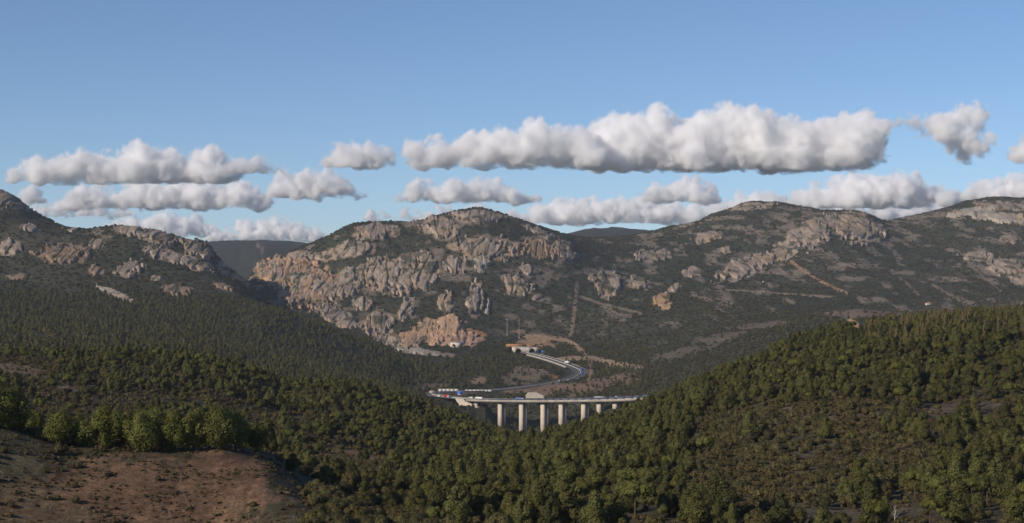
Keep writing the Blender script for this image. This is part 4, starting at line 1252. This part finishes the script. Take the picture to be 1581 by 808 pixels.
# ------------------------------------------------------------------ signs, walls, poles, sheds
def sign(u, v, D, w, h, post, label, rz=0.0, strip=False, zbase=None):
    x, y = (u - PW / 2) / F * D, D
    zc = CZ + (HV - v) / F * D
    zb = float(height(np.array([x]), np.array([float(y)]))[0]) - 0.5 if zbase is None else zbase
    o = empty('road_sign', (x, y, zb), rz)
    tag(o, label, 'road sign', 'blue motorway signs')
    up = max(zc - zb, h / 2 + 1.5)
    for s in (-1, 1):
        boxes('post', [(s * w * 0.32, 0.15, 0, 0.22, 0.22, up + h / 2)], o, STEEL)
    pn = boxes('panel', [(0, 0, up - h / 2, w, 0.12, h)], o, SIGNB)
    boxes('border', [(0, -0.075, up - h / 2, w, 0.02, 0.14), (0, -0.075, up + h / 2 - 0.14, w, 0.02, 0.14), (-w / 2 + .07, -0.075, up - h / 2 + 0.14, 0.14, 0.02, h - .28), (w / 2 - .07, -0.075, up - h / 2 + 0.14, 0.14, 0.02, h - .28)], pn, WHITE)
    if strip:
        boxes('arrow_band', [(0, -0.08, up - h / 2 + 0.5, w * 0.8, 0.025, 0.7)], pn, WHITE)
    return o
sign(710.5, 607.2, 2545, 8.5, 5.4, 6, 'large blue direction sign with pale lower band at the viaduct end', 0.1, True)
sign(838.5, 543.5, 3158, 5.5, 4.5, 4, 'blue sign on the verge next to the twin tunnel portals', 0.1)
sign(898, 570, 2925, 6.0, 3.4, 4, 'upper of two blue signs outside the motorway bend', 0.3)
sign(899, 577, 2885, 6.0, 3.0, 4, 'lower of two blue signs outside the motorway bend', 0.3)
p = hit(712, 531, 2900)
sign(712, 531, p[1] - 8, 4.6, 4.2, 4, 'small blue sign next to the whitish old portal', 0.0)

def wall_thing(u0, u1, v0, v1, D, h, label):
    a, b = pix(u0, v0, D), pix(u1, v1, D + 6)
    L = math.hypot(b[0] - a[0], b[1] - a[1])
    o = empty('retaining_wall', tuple(a), math.atan2(b[1] - a[1], b[0] - a[0])); tag(o, label, 'wall', 'pale retaining walls by the motorway')
    n = max(3, int(L / 6))
    for k in range(n):
        boxes('panel', [(L * (k + .5) / n, 0, -3, L / n - 0.12, 0.6, 3 + h)], o, CON_W)
    boxes('coping', [(L / 2, 0, h + 0.003, L, 0.9, 0.35)], o, CON_W)
wall_thing(677, 708, 604.5, 604.5, 2655, 3.4, 'bright white concrete retaining wall on the outer side of the motorway bend')
wall_thing(718, 760, 604.5, 603.5, 2668, 2.2, 'lower weathered retaining wall continuing past the large blue sign')

# pale concrete embankment block of the overpass
o = prism('overpass_abutment', [(-13, -3), (-13, 1.0), (-10, 4.6), (-8, 5.4), (4, 5.2), (14, 0.6), (14, -3)], 0, 9, None, CON)
p = pix(825, 612, 2560)
o.location = (p[0], p[1], p[2]); tag(o, 'pale concrete trapezoid abutment standing behind the viaduct deck', 'abutment')

def pole(u, v0, v1, D, label):
    x = (u - PW / 2) / F * D
    zb = float(height(np.array([x]), np.array([float(D)]))[0]) - 1
    zt = CZ + (HV - v0) / F * D
    H = zt - zb
    o = empty('mast', (x, D, zb)); tag(o, label, 'mast', 'tall pale masts on the slope')
    v_, f_ = tube_np([(0, 0, 0), (0, 0, H * .5), (0, 0, H)], [0.6, 0.5, 0.35], 8)
    link('shaft', mesh_np('shaft', v_, f_, True), o, mat('weathered_mast', (0.33, 0.30, 0.26), 0.8))
    for k, (zz, w) in enumerate(((H - 1.2, 5.0), (H - 4.0, 6.0))):
        boxes('cross_arm', [(0, 0, zz, w, 0.35, 0.4)], o, STEEL)
    boxes('footing', [(0, 0, 0, 2.6, 2.6, 1.6)], o, CON)
D = hit(783, 518, 2900)[1]
pole(783, 491, 518, D, 'tall pale mast on the slope, the slimmer one nearer the quarry')
pole(801.5, 492, 517, D, 'tall pale mast on the slope standing above the twin portals')

def house(u, v, w, d, h, label, m=CREAM):
    p = hit(u, v, 2400)
    o = empty('small_house', (p[0], p[1] - 3, p[2] - 1.0), 0.2); tag(o, label, 'house')
    boxes('wall', [(0, 0, 0, w, d, h + 1)], o, m)
    r = prism('roof', [(-w / 2 - .4, h + 1.003), (0, h + 1 + w * .25), (w / 2 + .4, h + 1.003)], -d / 2 - .4, d / 2 + .4, o, mat('roof_tile', (0.33, 0.2, 0.13), .9))
    boxes('window', [(s * w * .28, -d / 2 - 0.02, 1.8, 0.9, 0.06, 1.1) for s in (-1,)], o, GLASSD)
    boxes('door', [(w * .2, -d / 2 - 0.03, 0.6, 1.0, 0.06, 2.2)], o, BARK)
house(1433, 471, 14, 6, 3.2, 'long white farmhouse at the foot of the scrub mountain', CREAM)
house(1178, 437, 3, 3, 3.6, 'tiny pale hut high on the scrub mountain side', CREAM)
house(667.5, 607, 8, 6, 3.0, 'little pale service building beside the motorway bend', CREAM)

# ------------------------------------------------------------------ vehicles
def wheel_np(x, y, r, w):
    n = 14; V = []; q = []
    for s in (-1, 1):
        for k in range(n):
            a = 2 * math.pi * k / n
            V.append((x + r * math.cos(a), y + s * w / 2, r + r * math.sin(a)))
    bmx = bmesh.new()
    vs_ = [bmx.verts.new(v) for v in V]
    bmx.faces.new(vs_[:n]); bmx.faces.new(vs_[n:][::-1])
    for k in range(n):
        bmx.faces.new((vs_[k], vs_[(k + 1) % n], vs_[n + (k + 1) % n], vs_[n + k]))
    bmesh.ops.recalc_face_normals(bmx, faces=bmx.faces)
    me = bpy.data.meshes.new('wheel'); bmx.to_mesh(me); bmx.free(); me.materials.append(RUBBER)
    return me
def on_road(u, v_hint_D, lane):
    """road sample nearest to a photo column on the given stretch"""
    a, b = v_hint_D
    idx = np.nonzero((ROAD[:, 1] >= a) & (ROAD[:, 1] <= b))[0]
    c = ROAD[idx] + NOR[idx] * lane
    cu = c[:, 0] / c[:, 1] * F + PW / 2
    j = int(np.argmin(np.abs(cu - u))); k = idx[j]
    return c[j], math.atan2(TAN[k, 1], TAN[k, 0])
def truck(u, dr, lane, cabm, boxm, label, length=12.5, flip=False, boxh=2.8, name='lorry'):
    p, a = on_road(u, dr, lane)
    if flip: a += math.pi
    o = empty(name, (p[0], p[1], p[2] + 0.015), a); tag(o, label, 'lorry' if name == 'lorry' else 'van', 'traffic on the motorway')
    # +x is forwards
    c = prism('cab', [(length / 2 - 2.3, 0.6), (length / 2, 0.6), (length / 2, 1.9), (length / 2 - 0.25, 3.2), (length / 2 - 0.9, 3.5), (length / 2 - 2.3, 3.5)], -1.22, 1.22, o, cabm)
    prism('windscreen', [(length / 2 + 0.012, 1.95), (length / 2 - 0.21, 3.05), (length / 2 - 0.23, 3.05), (length / 2 - 0.02, 1.95)], -1.05, 1.05, c, GLASSD)
    for s in (-1, 1):
        boxes('side_window', [(length / 2 - 1.0, s * 1.23, 2.0, 1.0, 0.03, 0.9)], c, GLASSD)
    L = length - 2.8
    boxes('cargo_box', [(-length / 2 + L / 2, 0, 1.1, L, 2.5, boxh)], o, boxm, 0.05)
    boxes('chassis', [(-0.3, 0, 0.6, length - 1.0, 1.0, 0.45)], o, RUBBER)
    wm = wheel_np(0, 0, 0.5, 0.4)
    for x in (length / 2 - 1.2, -length / 2 + 1.2, -length / 2 + 2.5, 0.3):
        for s in (-1, 1):
            w_ = link('wheel', wm, o); w_.location = (x, s * 1.05, 0)
    for s in (-1, 1):
        boxes('headlight', [(length / 2 + 0.02, s * 0.85, 0.8, 0.05, 0.35, 0.2)], o, WHITE)
    return o
def car(u, dr, lane, m, label, flip=False):
    p, a = on_road(u, dr, lane)
    if flip: a += math.pi
    o = empty('car', (p[0], p[1], p[2] + 0.015), a); tag(o, label, 'car', 'traffic on the motorway')
    b = prism('body', [(-2.15, 0.35), (2.15, 0.35), (2.2, 0.75), (1.1, 0.95), (0.55, 1.42), (-1.2, 1.45), (-1.95, 1.0), (-2.2, 0.9)], -0.87, 0.87, o, m)
    prism('windscreen', [(1.0, 0.99), (0.57, 1.36), (0.62, 1.40), (1.07, 1.0)], -0.75, 0.75, b, GLASSD)
    for s in (-1, 1):
        prism('side_window', [(0.85, 0.98), (0.45, 1.34), (-1.1, 1.36), (-1.6, 1.0)], s * 0.875, s * 0.885, b, GLASSD)
        boxes('headlight', [(2.2, s * 0.6, 0.6, 0.05, 0.3, 0.14)], o, WHITE)
    wm = wheel_np(0, 0, 0.32, 0.22)
    for x in (1.35, -1.35):
        for s in (-1, 1):
            w_ = link('wheel', wm, o); w_.location = (x, s * 0.8, 0)
    return o
NB, FB = (2330, 2560), (2560, 3190)
truck(690, (2500, 2590), 6, WHITE, REDP, 'lorry with red box body and white cab at the viaduct end', 11, flip=True)
truck(727, NB, 9, CREAM, CREAM, 'short cream lorry following close behind the white one', 8, name='lorry')
truck(740, NB, 6, WHITE, WHITE, 'long white lorry at the abutment end of the viaduct', 13)
truck(804, NB, 9, WHITE, BLUEP, 'blue box lorry with white cab crossing the viaduct', 13, flip=True)
truck(924, NB, -9, WHITE, GREYP, 'grey tarpaulin lorry with white cab crossing the viaduct', 15)
truck(957, NB, -9, WHITE, GREYP, 'smaller grey lorry with white cab near the wooded slope', 11, boxh=1.6)
truck(876, (2900, 3040), -6, WHITE, WHITE, 'big white lorry descending the bend below the tunnels', 16, boxh=3.0)
truck(677, (2520, 2600), 9, WHITE, WHITE, 'white van on the bend beyond the viaduct end', 6.4, name='van', boxh=1.5)
car(672, (2520, 2640), -4, SILV, 'silver car on the bend beyond the viaduct end')
car(865, (2760, 2860), 5, WHITE, 'white car on the climb below the bend')
car(879, (2780, 2870), -5, WHITE, 'white car ahead on the outer side of the bend')
car(793, (2690, 2780), 5, SILV, 'silver car near the pale abutment')
car(772, (2670, 2740), -5, SILV, 'silver car passing the weathered retaining wall')
car(820, NB, 8, DARKC, 'dark car behind the blue lorry')
car(832, NB, 4, DARKC, 'dark car in the inner lane of the viaduct')
car(832, (2740, 2800), -5, DARKC, 'dark car on the straight before the bend')

# ------------------------------------------------------------------ dead tree and stones
x, y = (1381 - PW / 2) / F * 305, 305.0
z = float(height(np.array([x]), np.array([y]))[0])
o = empty('dead_tree', (x, y, z)); o.scale = (0.55, 0.55, 0.55); tag(o, 'bleached bare dead tree among bushes low on the wooded slope', 'dead tree')
v_, f_ = tube_np([(0, 0, -0.5), (0.1, 0, 2.0), (0.25, 0.1, 4.0), (0.2, 0.1, 6.2)], [0.2, 0.15, 0.1, 0.03])
link('trunk', mesh_np('trunk', v_, f_, True), o, BARKP)
for k in range(9):
    an = k * 2.4; zz = 1.9 + 0.42 * k
    b = np.array((0.15, 0.05, zz)); L = 1.7 - 0.12 * k
    v_, f_ = tube_np([b, b + (math.cos(an) * L * .5, math.sin(an) * L * .5, L * .55), b + (math.cos(an) * L, math.sin(an) * L, L * 1.05)], [0.07, 0.05, 0.02], 5)
    link('branch', mesh_np('branch', v_, f_, True), o, BARKP)

def stone_mesh(seed):
    r = np.random.default_rng(seed)
    bmx = bmesh.new(); bmesh.ops.create_icosphere(bmx, subdivisions=1, radius=1.0)
    for vv in bmx.verts:
        vv.co *= 0.75 + 0.5 * r.random(); vv.co.z *= 0.6
    me = bpy.data.meshes.new('stone'); bmx.to_mesh(me); bmx.free(); me.materials.append(mat('stone', (0.17, 0.14, 0.115), 0.95, 0.25, 2.0, rand=0.35))
    return bpy.data.objects.new('stone', me)
X, Y = wedge(9000, -60, 520, 275, 356)
Z = height(X, Y); u = X / Y * F + PW / 2; v = HV - (Z - CZ) / Y * F
keep = rng.random(len(X)) < sstep(-0.05, 0.3, fbm(X / 9, Y / 9, octaves=3, seed=241))
X, Y, Z = X[keep], Y[keep], Z[keep]
S = 0.05 + 0.2 * rng.random(len(X)) ** 6
instancer('rubble', [stone_mesh(k) for k in range(4)], np.stack([X, Y, Z], -1), np.stack([S, S, S], -1), 6.28 * rng.random(len(X)), rng.integers(0, 4, len(X)), 'loose stones littering the bare reddish slope')

# ------------------------------------------------------------------ clouds
def vapour(name, lo, hi, step):
    """water vapour whose density billows between lo and hi"""
    m = bpy.data.materials.new(name); m.use_nodes = True
    nt = m.node_tree
    nt.nodes.remove(nt.nodes['Principled BSDF'])
    sv = nt.nodes.new('ShaderNodeVolumeScatter')
    sv.inputs['Color'].default_value = (1.0, 1.0, 1.0, 1); sv.inputs['Anisotropy'].default_value = 0.0
    geo = nt.nodes.new('ShaderNodeNewGeometry')
    tn = nt.nodes.new('ShaderNodeTexNoise'); tn.inputs['Scale'].default_value = 1 / 330.0; tn.inputs['Detail'].default_value = 5.0; tn.inputs['Roughness'].default_value = 0.66
    nt.links.new(geo.outputs['Position'], tn.inputs['Vector'])
    mr = nt.nodes.new('ShaderNodeMapRange'); mr.interpolation_type = 'SMOOTHSTEP'
    mr.inputs[1].default_value = 0.445; mr.inputs[2].default_value = 0.575; mr.inputs[3].default_value = lo; mr.inputs[4].default_value = hi
    nt.links.new(tn.outputs['Fac'], mr.inputs[0]); nt.links.new(mr.outputs[0], sv.inputs['Density'])
    nt.links.new(sv.outputs[0], nt.nodes['Material Output'].inputs['Volume'])
    m.cycles.volume_step_rate = step
    return m
M_CLOUD = vapour('cloud_vapour', 0.0, 0.0115, 0.2)
M_FRINGE = vapour('cloud_fringe', 0.0, 0.0030, 0.28)
M_CORE = bpy.data.materials.new('cloud_core'); M_CORE.use_nodes = True
M_CORE.node_tree.nodes.remove(M_CORE.node_tree.nodes['Principled BSDF'])
_sv = M_CORE.node_tree.nodes.new('ShaderNodeVolumeScatter'); _sv.inputs['Color'].default_value = (1, 1, 1, 1); _sv.inputs['Density'].default_value = 0.0055
M_CORE.node_tree.links.new(_sv.outputs[0], M_CORE.node_tree.nodes['Material Output'].inputs['Volume'])
M_CORE.cycles.homogeneous_volume = True

_b = bmesh.new(); bmesh.ops.create_icosphere(_b, subdivisions=2, radius=1.0)
_b.verts.ensure_lookup_table()
ICO_V = np.array([v.co[:] for v in _b.verts]); ICO_F = np.array([[v.index for v in f.verts] for f in _b.faces]); _b.free()
def billow(x, y, z, seed, octaves=4):
    s, a, t = 0, 1.0, 0
    for k in range(octaves):
        m = 2.1 ** k
        s = s + a * np.abs(vnoise(x * m + 7 * k, y * m - 3 * k, z * m + 5 * k, seed + k)); t += a; a *= 0.55
    return s / t
def cloud(top, base_v, label, seed, thick=0.8, bottom=None, rmax=30.0):
    """top: outline points (col,row) left to right; flat base on row base_v; distance from the common cloud-base height"""
    r = np.random.default_rng(seed)
    BASE_Z = 1780.0
    D = (BASE_Z - CZ) * F / (HV - base_v)
    s = D / F
    us = np.array([p[0] for p in top], float); vs2 = np.array([p[1] for p in top], float)
    span = us[-1] - us[0]
    bo = (lambda x: 0.0) if bottom is None else (lambda x: base_v - np.interp(x, [p[0] for p in bottom], [p[1] for p in bottom]))
    B = []
    for k in range(int(span * 0.9) + 14):
        uu = us[0] + span * r.random()
        h = base_v - bo(uu) - np.interp(uu, us, vs2)
        if h < 3: continue
        rad = min(h * (0.16 + 0.28 * r.random()), rmax)
        f = r.random() ** 0.5
        up = rad * 0.5 + (h - rad * 1.45) * f
        B.append(((uu - PW / 2), (r.random() * 2 - 1) * min(h, 70) * thick * (1 - 0.5 * f), up + bo(uu), rad))
    nb = int(span / 4) + 3
    for k in range(nb):
        uu = us[0] + span * k / (nb - 1)
        h = base_v - bo(uu) - np.interp(uu, us, vs2)
        if h < 2: continue
        B.append(((uu - PW / 2), (r.random() - .5) * h * 0.6, h * 0.3 + bo(uu), min(rmax, max(2.5, h * 0.33))))
    V = np.concatenate([ICO_V * b[3] + np.array(b[:3]) for b in B]); Fc = np.concatenate([ICO_F + len(ICO_V) * k for k in range(len(B))])
    tmp = bpy.data.objects.new('cloud_raw', mesh_np('cloud_raw', V, Fc)); COL.objects.link(tmp)
    md = tmp.modifiers.new('r', 'REMESH'); md.mode = 'VOXEL'; md.voxel_size = 1.8 if span < 260 else 2.1
    em = bpy.data.meshes.new_from_object(tmp.evaluated_get(bpy.context.evaluated_depsgraph_get()))
    COL.objects.unlink(tmp); bpy.data.objects.remove(tmp)
    nV = len(em.vertices)
    q = np.empty(nV * 3, np.float32); em.vertices.foreach_get('co', q); q = q.reshape(-1, 3).astype(float)
    no = np.empty(nV * 3, np.float32); em.vertex_normals.foreach_get('vector', no); no = no.reshape(-1, 3).astype(float)
    em.update()
    lp = np.empty(len(em.loops), np.int32); em.loops.foreach_get('vertex_index', lp)
    quads_ok = all(p.loop_total == 4 for p in em.polygons)
    fc = lp.reshape(-1, 4) if quads_ok else None
    b1 = billow(q[:, 0] / 22, q[:, 1] / 22, q[:, 2] / 22, seed)
    b2 = fbm(q[:, 0] / 14, q[:, 1] / 14, q[:, 2] / 14, octaves=3, seed=seed + 9)
    def shell(off):
        c = q + no * off[:, None]
        z = c[:, 2]
        z = np.where(z < 2.0, 2.0 + (z - 2.0) * (0.30 + 0.22 * b2), z)
        c[:, 2] = z
        return c * s
    def remesh(V, Fq, vox):
        t_ = bpy.data.objects.new('cloud_raw', mesh_np('cloud_raw', V, Fq)); COL.objects.link(t_)
        md_ = t_.modifiers.new('r', 'REMESH'); md_.mode = 'VOXEL'; md_.voxel_size = vox
        me_ = bpy.data.meshes.new_from_object(t_.evaluated_get(bpy.context.evaluated_depsgraph_get()))
        raw = t_.data
        COL.objects.unlink(t_); bpy.data.objects.remove(t_); bpy.data.meshes.remove(raw)
        c_ = np.empty(len(me_.vertices) * 3, np.float32); me_.vertices.foreach_get('co', c_)
        l_ = np.empty(len(me_.loops), np.int32); me_.loops.foreach_get('vertex_index', l_)
        bpy.data.meshes.remove(me_)
        return c_.reshape(-1, 3).astype(float), l_.reshape(-1, 4)
    def build(name, off, m, parent, vox):
        V_, F_ = remesh(shell(off) / s, fc, vox)
        lb = np.arange(len(V_))
        for _ in range(400):
            m_ = lb[F_].min(1); new = lb.copy(); np.minimum.at(new, F_.ravel(), np.repeat(m_, 4)); new = new[new]
            if (new == lb).all(): break
            lb = new
        F_ = F_[np.bincount(lb, minlength=len(V_))[lb[F_[:, 0]]] > 120]
        us_, iv_ = np.unique(F_, return_inverse=True)
        me = mesh_np(name, V_[us_] * s, iv_.reshape(-1, 4), True)
        me.materials.append(m)
        o = bpy.data.objects.new(name, me); COL.objects.link(o); o.parent = parent
        return o
    lim = -0.20 * np.maximum(base_v - np.array([bo(x) for x in us])[0] * 0 - np.interp(q[:, 0] + PW / 2, us, vs2), 4.0)
    if rmax < 10:
        lim = lim * 0.5
    o = build('cloud', np.maximum(b1 * 28 - 6.5 + b2 * 15, lim), M_CLOUD, None, 1.7 if span < 260 else 2.0)
    o.location = (0, D, CZ + (HV - base_v) * s)
    build('fringe', b1 * 26 - 2.5 + np.maximum(b2, -0.2) * 15, M_FRINGE, o, 2.6)
    build('core', np.maximum(b1 * 24 - 15.0 + b2 * 15, lim * 2.0), M_CORE, o, 2.6)
    bpy.data.meshes.remove(em)
    return tag(o, label, 'cloud', 'cumulus clouds over the mountains')
CLOUDS = [
 ([(915, 225), (925, 192), (945, 180), (975, 176), (1010, 168), (1035, 180), (1055, 190), (1075, 180), (1110, 166), (1150, 165), (1190, 178), (1230, 184), (1260, 190), (1290, 184), (1320, 176), (1328, 172), (1342, 184), (1352, 205), (1350, 228)], 264, 'largest bright cumulus bank stretching over the right mountains', [(915, 264), (1240, 264), (1300, 258), (1322, 264), (1332, 254), (1352, 238)], 26.0),
 ([(634, 236), (650, 220), (680, 216), (720, 210), (745, 204), (790, 202), (830, 196), (870, 195), (905, 202), (925, 215)], 259, 'long grey shaded cloud joining the largest cumulus bank'),
 ([(1388, 184), (1402, 178), (1432, 182), (1466, 174), (1490, 163), (1510, 160), (1520, 174), (1516, 195), (1514, 215), (1516, 240)], 252, 'ragged wedge shaped cloud alone in blue sky', [(1388, 191), (1418, 203), (1450, 217), (1476, 236), (1500, 248), (1516, 248)]),
 ([(1562, 226), (1580, 214), (1610, 208), (1660, 212), (1710, 228)], 250, 'rounded cloud cut off beyond the right mountain'),
 ([(18, 268), (45, 252), (75, 248), (110, 240), (145, 236), (180, 240), (200, 228), (222, 221), (245, 226), (262, 244), (285, 250), (310, 238), (328, 233), (350, 248), (365, 262)], 282, 'broad heaped cloud with a central tower over the left mountain'),
 ([(345, 255), (375, 247), (400, 243), (425, 250), (447, 262)], 268, 'thin flat cloud tail beside the broad heaped one'),
 ([(98, 308), (120, 292), (150, 286), (170, 298), (200, 286), (260, 280), (330, 283), (380, 286), (412, 296)], 322, 'low flat based cloud below the broad heaped one'),
 ([(405, 300), (425, 284), (445, 270), (480, 262), (515, 264), (532, 275), (545, 296), (560, 302)], 305, 'squarish bright cumulus with flat base'),
 ([(492, 256), (510, 236), (530, 222), (550, 224), (572, 220), (590, 230), (604, 250)], 259, 'small lens shaped cumulus between two banks'),
 ([(598, 305), (620, 296), (645, 284), (665, 294), (680, 306)], 313, 'small low puff to the side of a double humped cloud'),
 ([(678, 296), (700, 280), (720, 284), (742, 276), (770, 286), (800, 294), (825, 306)], 312, 'low double humped cloud over the craggy mountain'),
 ([(790, 335), (820, 322), (860, 312), (910, 306), (960, 312), (1010, 310), (1060, 316), (1110, 320), (1140, 332)], 345, 'long low cloud band close above the craggy mountain shoulder'),
 ([(990, 300), (1010, 288), (1040, 286), (1070, 277), (1090, 284), (1100, 302)], 312, 'little cumulus sitting above the long low band'),
 ([(1190, 308), (1230, 298), (1290, 280), (1330, 272), (1385, 270), (1410, 282), (1450, 290), (1485, 302)], 320, 'wide grey cloud behind the right summits'),
 ([(1486, 296), (1520, 280), (1550, 276), (1590, 268), (1650, 262), (1720, 270), (1760, 295)], 312, 'heavy cloud over the far right summit'),
 ([(28, 304), (45, 290), (60, 296), (66, 306)], 313, 'tiny puff beside the left rocky summit'),
 ([(165, 350), (210, 338), (260, 332), (300, 340), (325, 352)], 364, 'very low pale cloud behind the left crags'),
 ([(1100, 318), (1140, 304), (1180, 300), (1215, 308), (1240, 322)], 334, 'low pale cloud behind the right summit crags'),
 ([(1330, 330), (1380, 316), (1430, 310), (1480, 318)], 342, 'low pale cloud in the saddle between the right summits'),
 ([(1135, 322), (1180, 312), (1240, 306), (1300, 310), (1350, 318), (1390, 328)], 338, 'pale low cloud bank lying along the right mountain crest'),
 ([(560, 338), (600, 330), (660, 326), (720, 322), (790, 330)], 340, 'thin pale cloud sheet just over the craggy summit'),
 ([(1440, 318), (1500, 306), (1560, 300), (1640, 304), (1700, 316)], 330, 'grey cloud shelf behind the far right summit'),
 ([(60, 318), (110, 312), (160, 318), (200, 326)], 334, 'thin cloud scrap over the left ridge dip'),
 ([(330, 362), (380, 350), (430, 346), (480, 356), (520, 364)], 372, 'faint flat cloud above the hazy far ridge'),
]
made = [cloud(c[0], c[1], c[2], 500 + k, bottom=c[3] if len(c) > 3 else None, rmax=c[4] if len(c) > 4 else (8.0 if len(c) > 3 else 30.0)) for k, c in enumerate(CLOUDS)]
# the same field of cumulus goes on a little way outside the view
rr = np.random.default_rng(77)
for k in range(12):
    s_ = made[k % 9]
    o = s_.copy(); COL.objects.link(o)
    for ch in s_.children:
        c = ch.copy(); COL.objects.link(c); c.parent = o
    th_ = (1 if k % 2 else -1) * math.radians(26 + 3.5 * k + rr.random() * 3)
    d = 25000 + rr.random() * 14000
    cxm = sum((Vector(c) for c in s_.bound_box), Vector()) / 8
    o.rotation_euler = (0, 0, -th_)
    off = Matrix.Rotation(-th_, 4, 'Z') @ Vector((-cxm.x, 0, 0))
    o.location = (math.sin(th_) * d + off.x, math.cos(th_) * d + off.y, s_.location.z)
    tag(o, 'cumulus cloud of the same field, drifting beyond the mountains in view', 'cloud', 'cumulus clouds around the horizon')

# ------------------------------------------------------------------ haze
me = mesh_np('haze', *box_np(0, 0, -100, 27000, 27000, 100 + 640))
M_HAZE = bpy.data.materials.new('haze_air'); M_HAZE.use_nodes = True
nt = M_HAZE.node_tree
nt.nodes.remove(nt.nodes['Principled BSDF'])
pv = nt.nodes.new('ShaderNodeVolumePrincipled')
pv.inputs['Color'].default_value = (0.78, 0.87, 1.0, 1); pv.inputs['Density'].default_value = 2.5e-5
nt.links.new(pv.outputs[0], nt.nodes['Material Output'].inputs['Volume'])
M_HAZE.cycles.homogeneous_volume = True
hz = link('haze', me, None, M_HAZE)
tag(hz, kind='stuff')
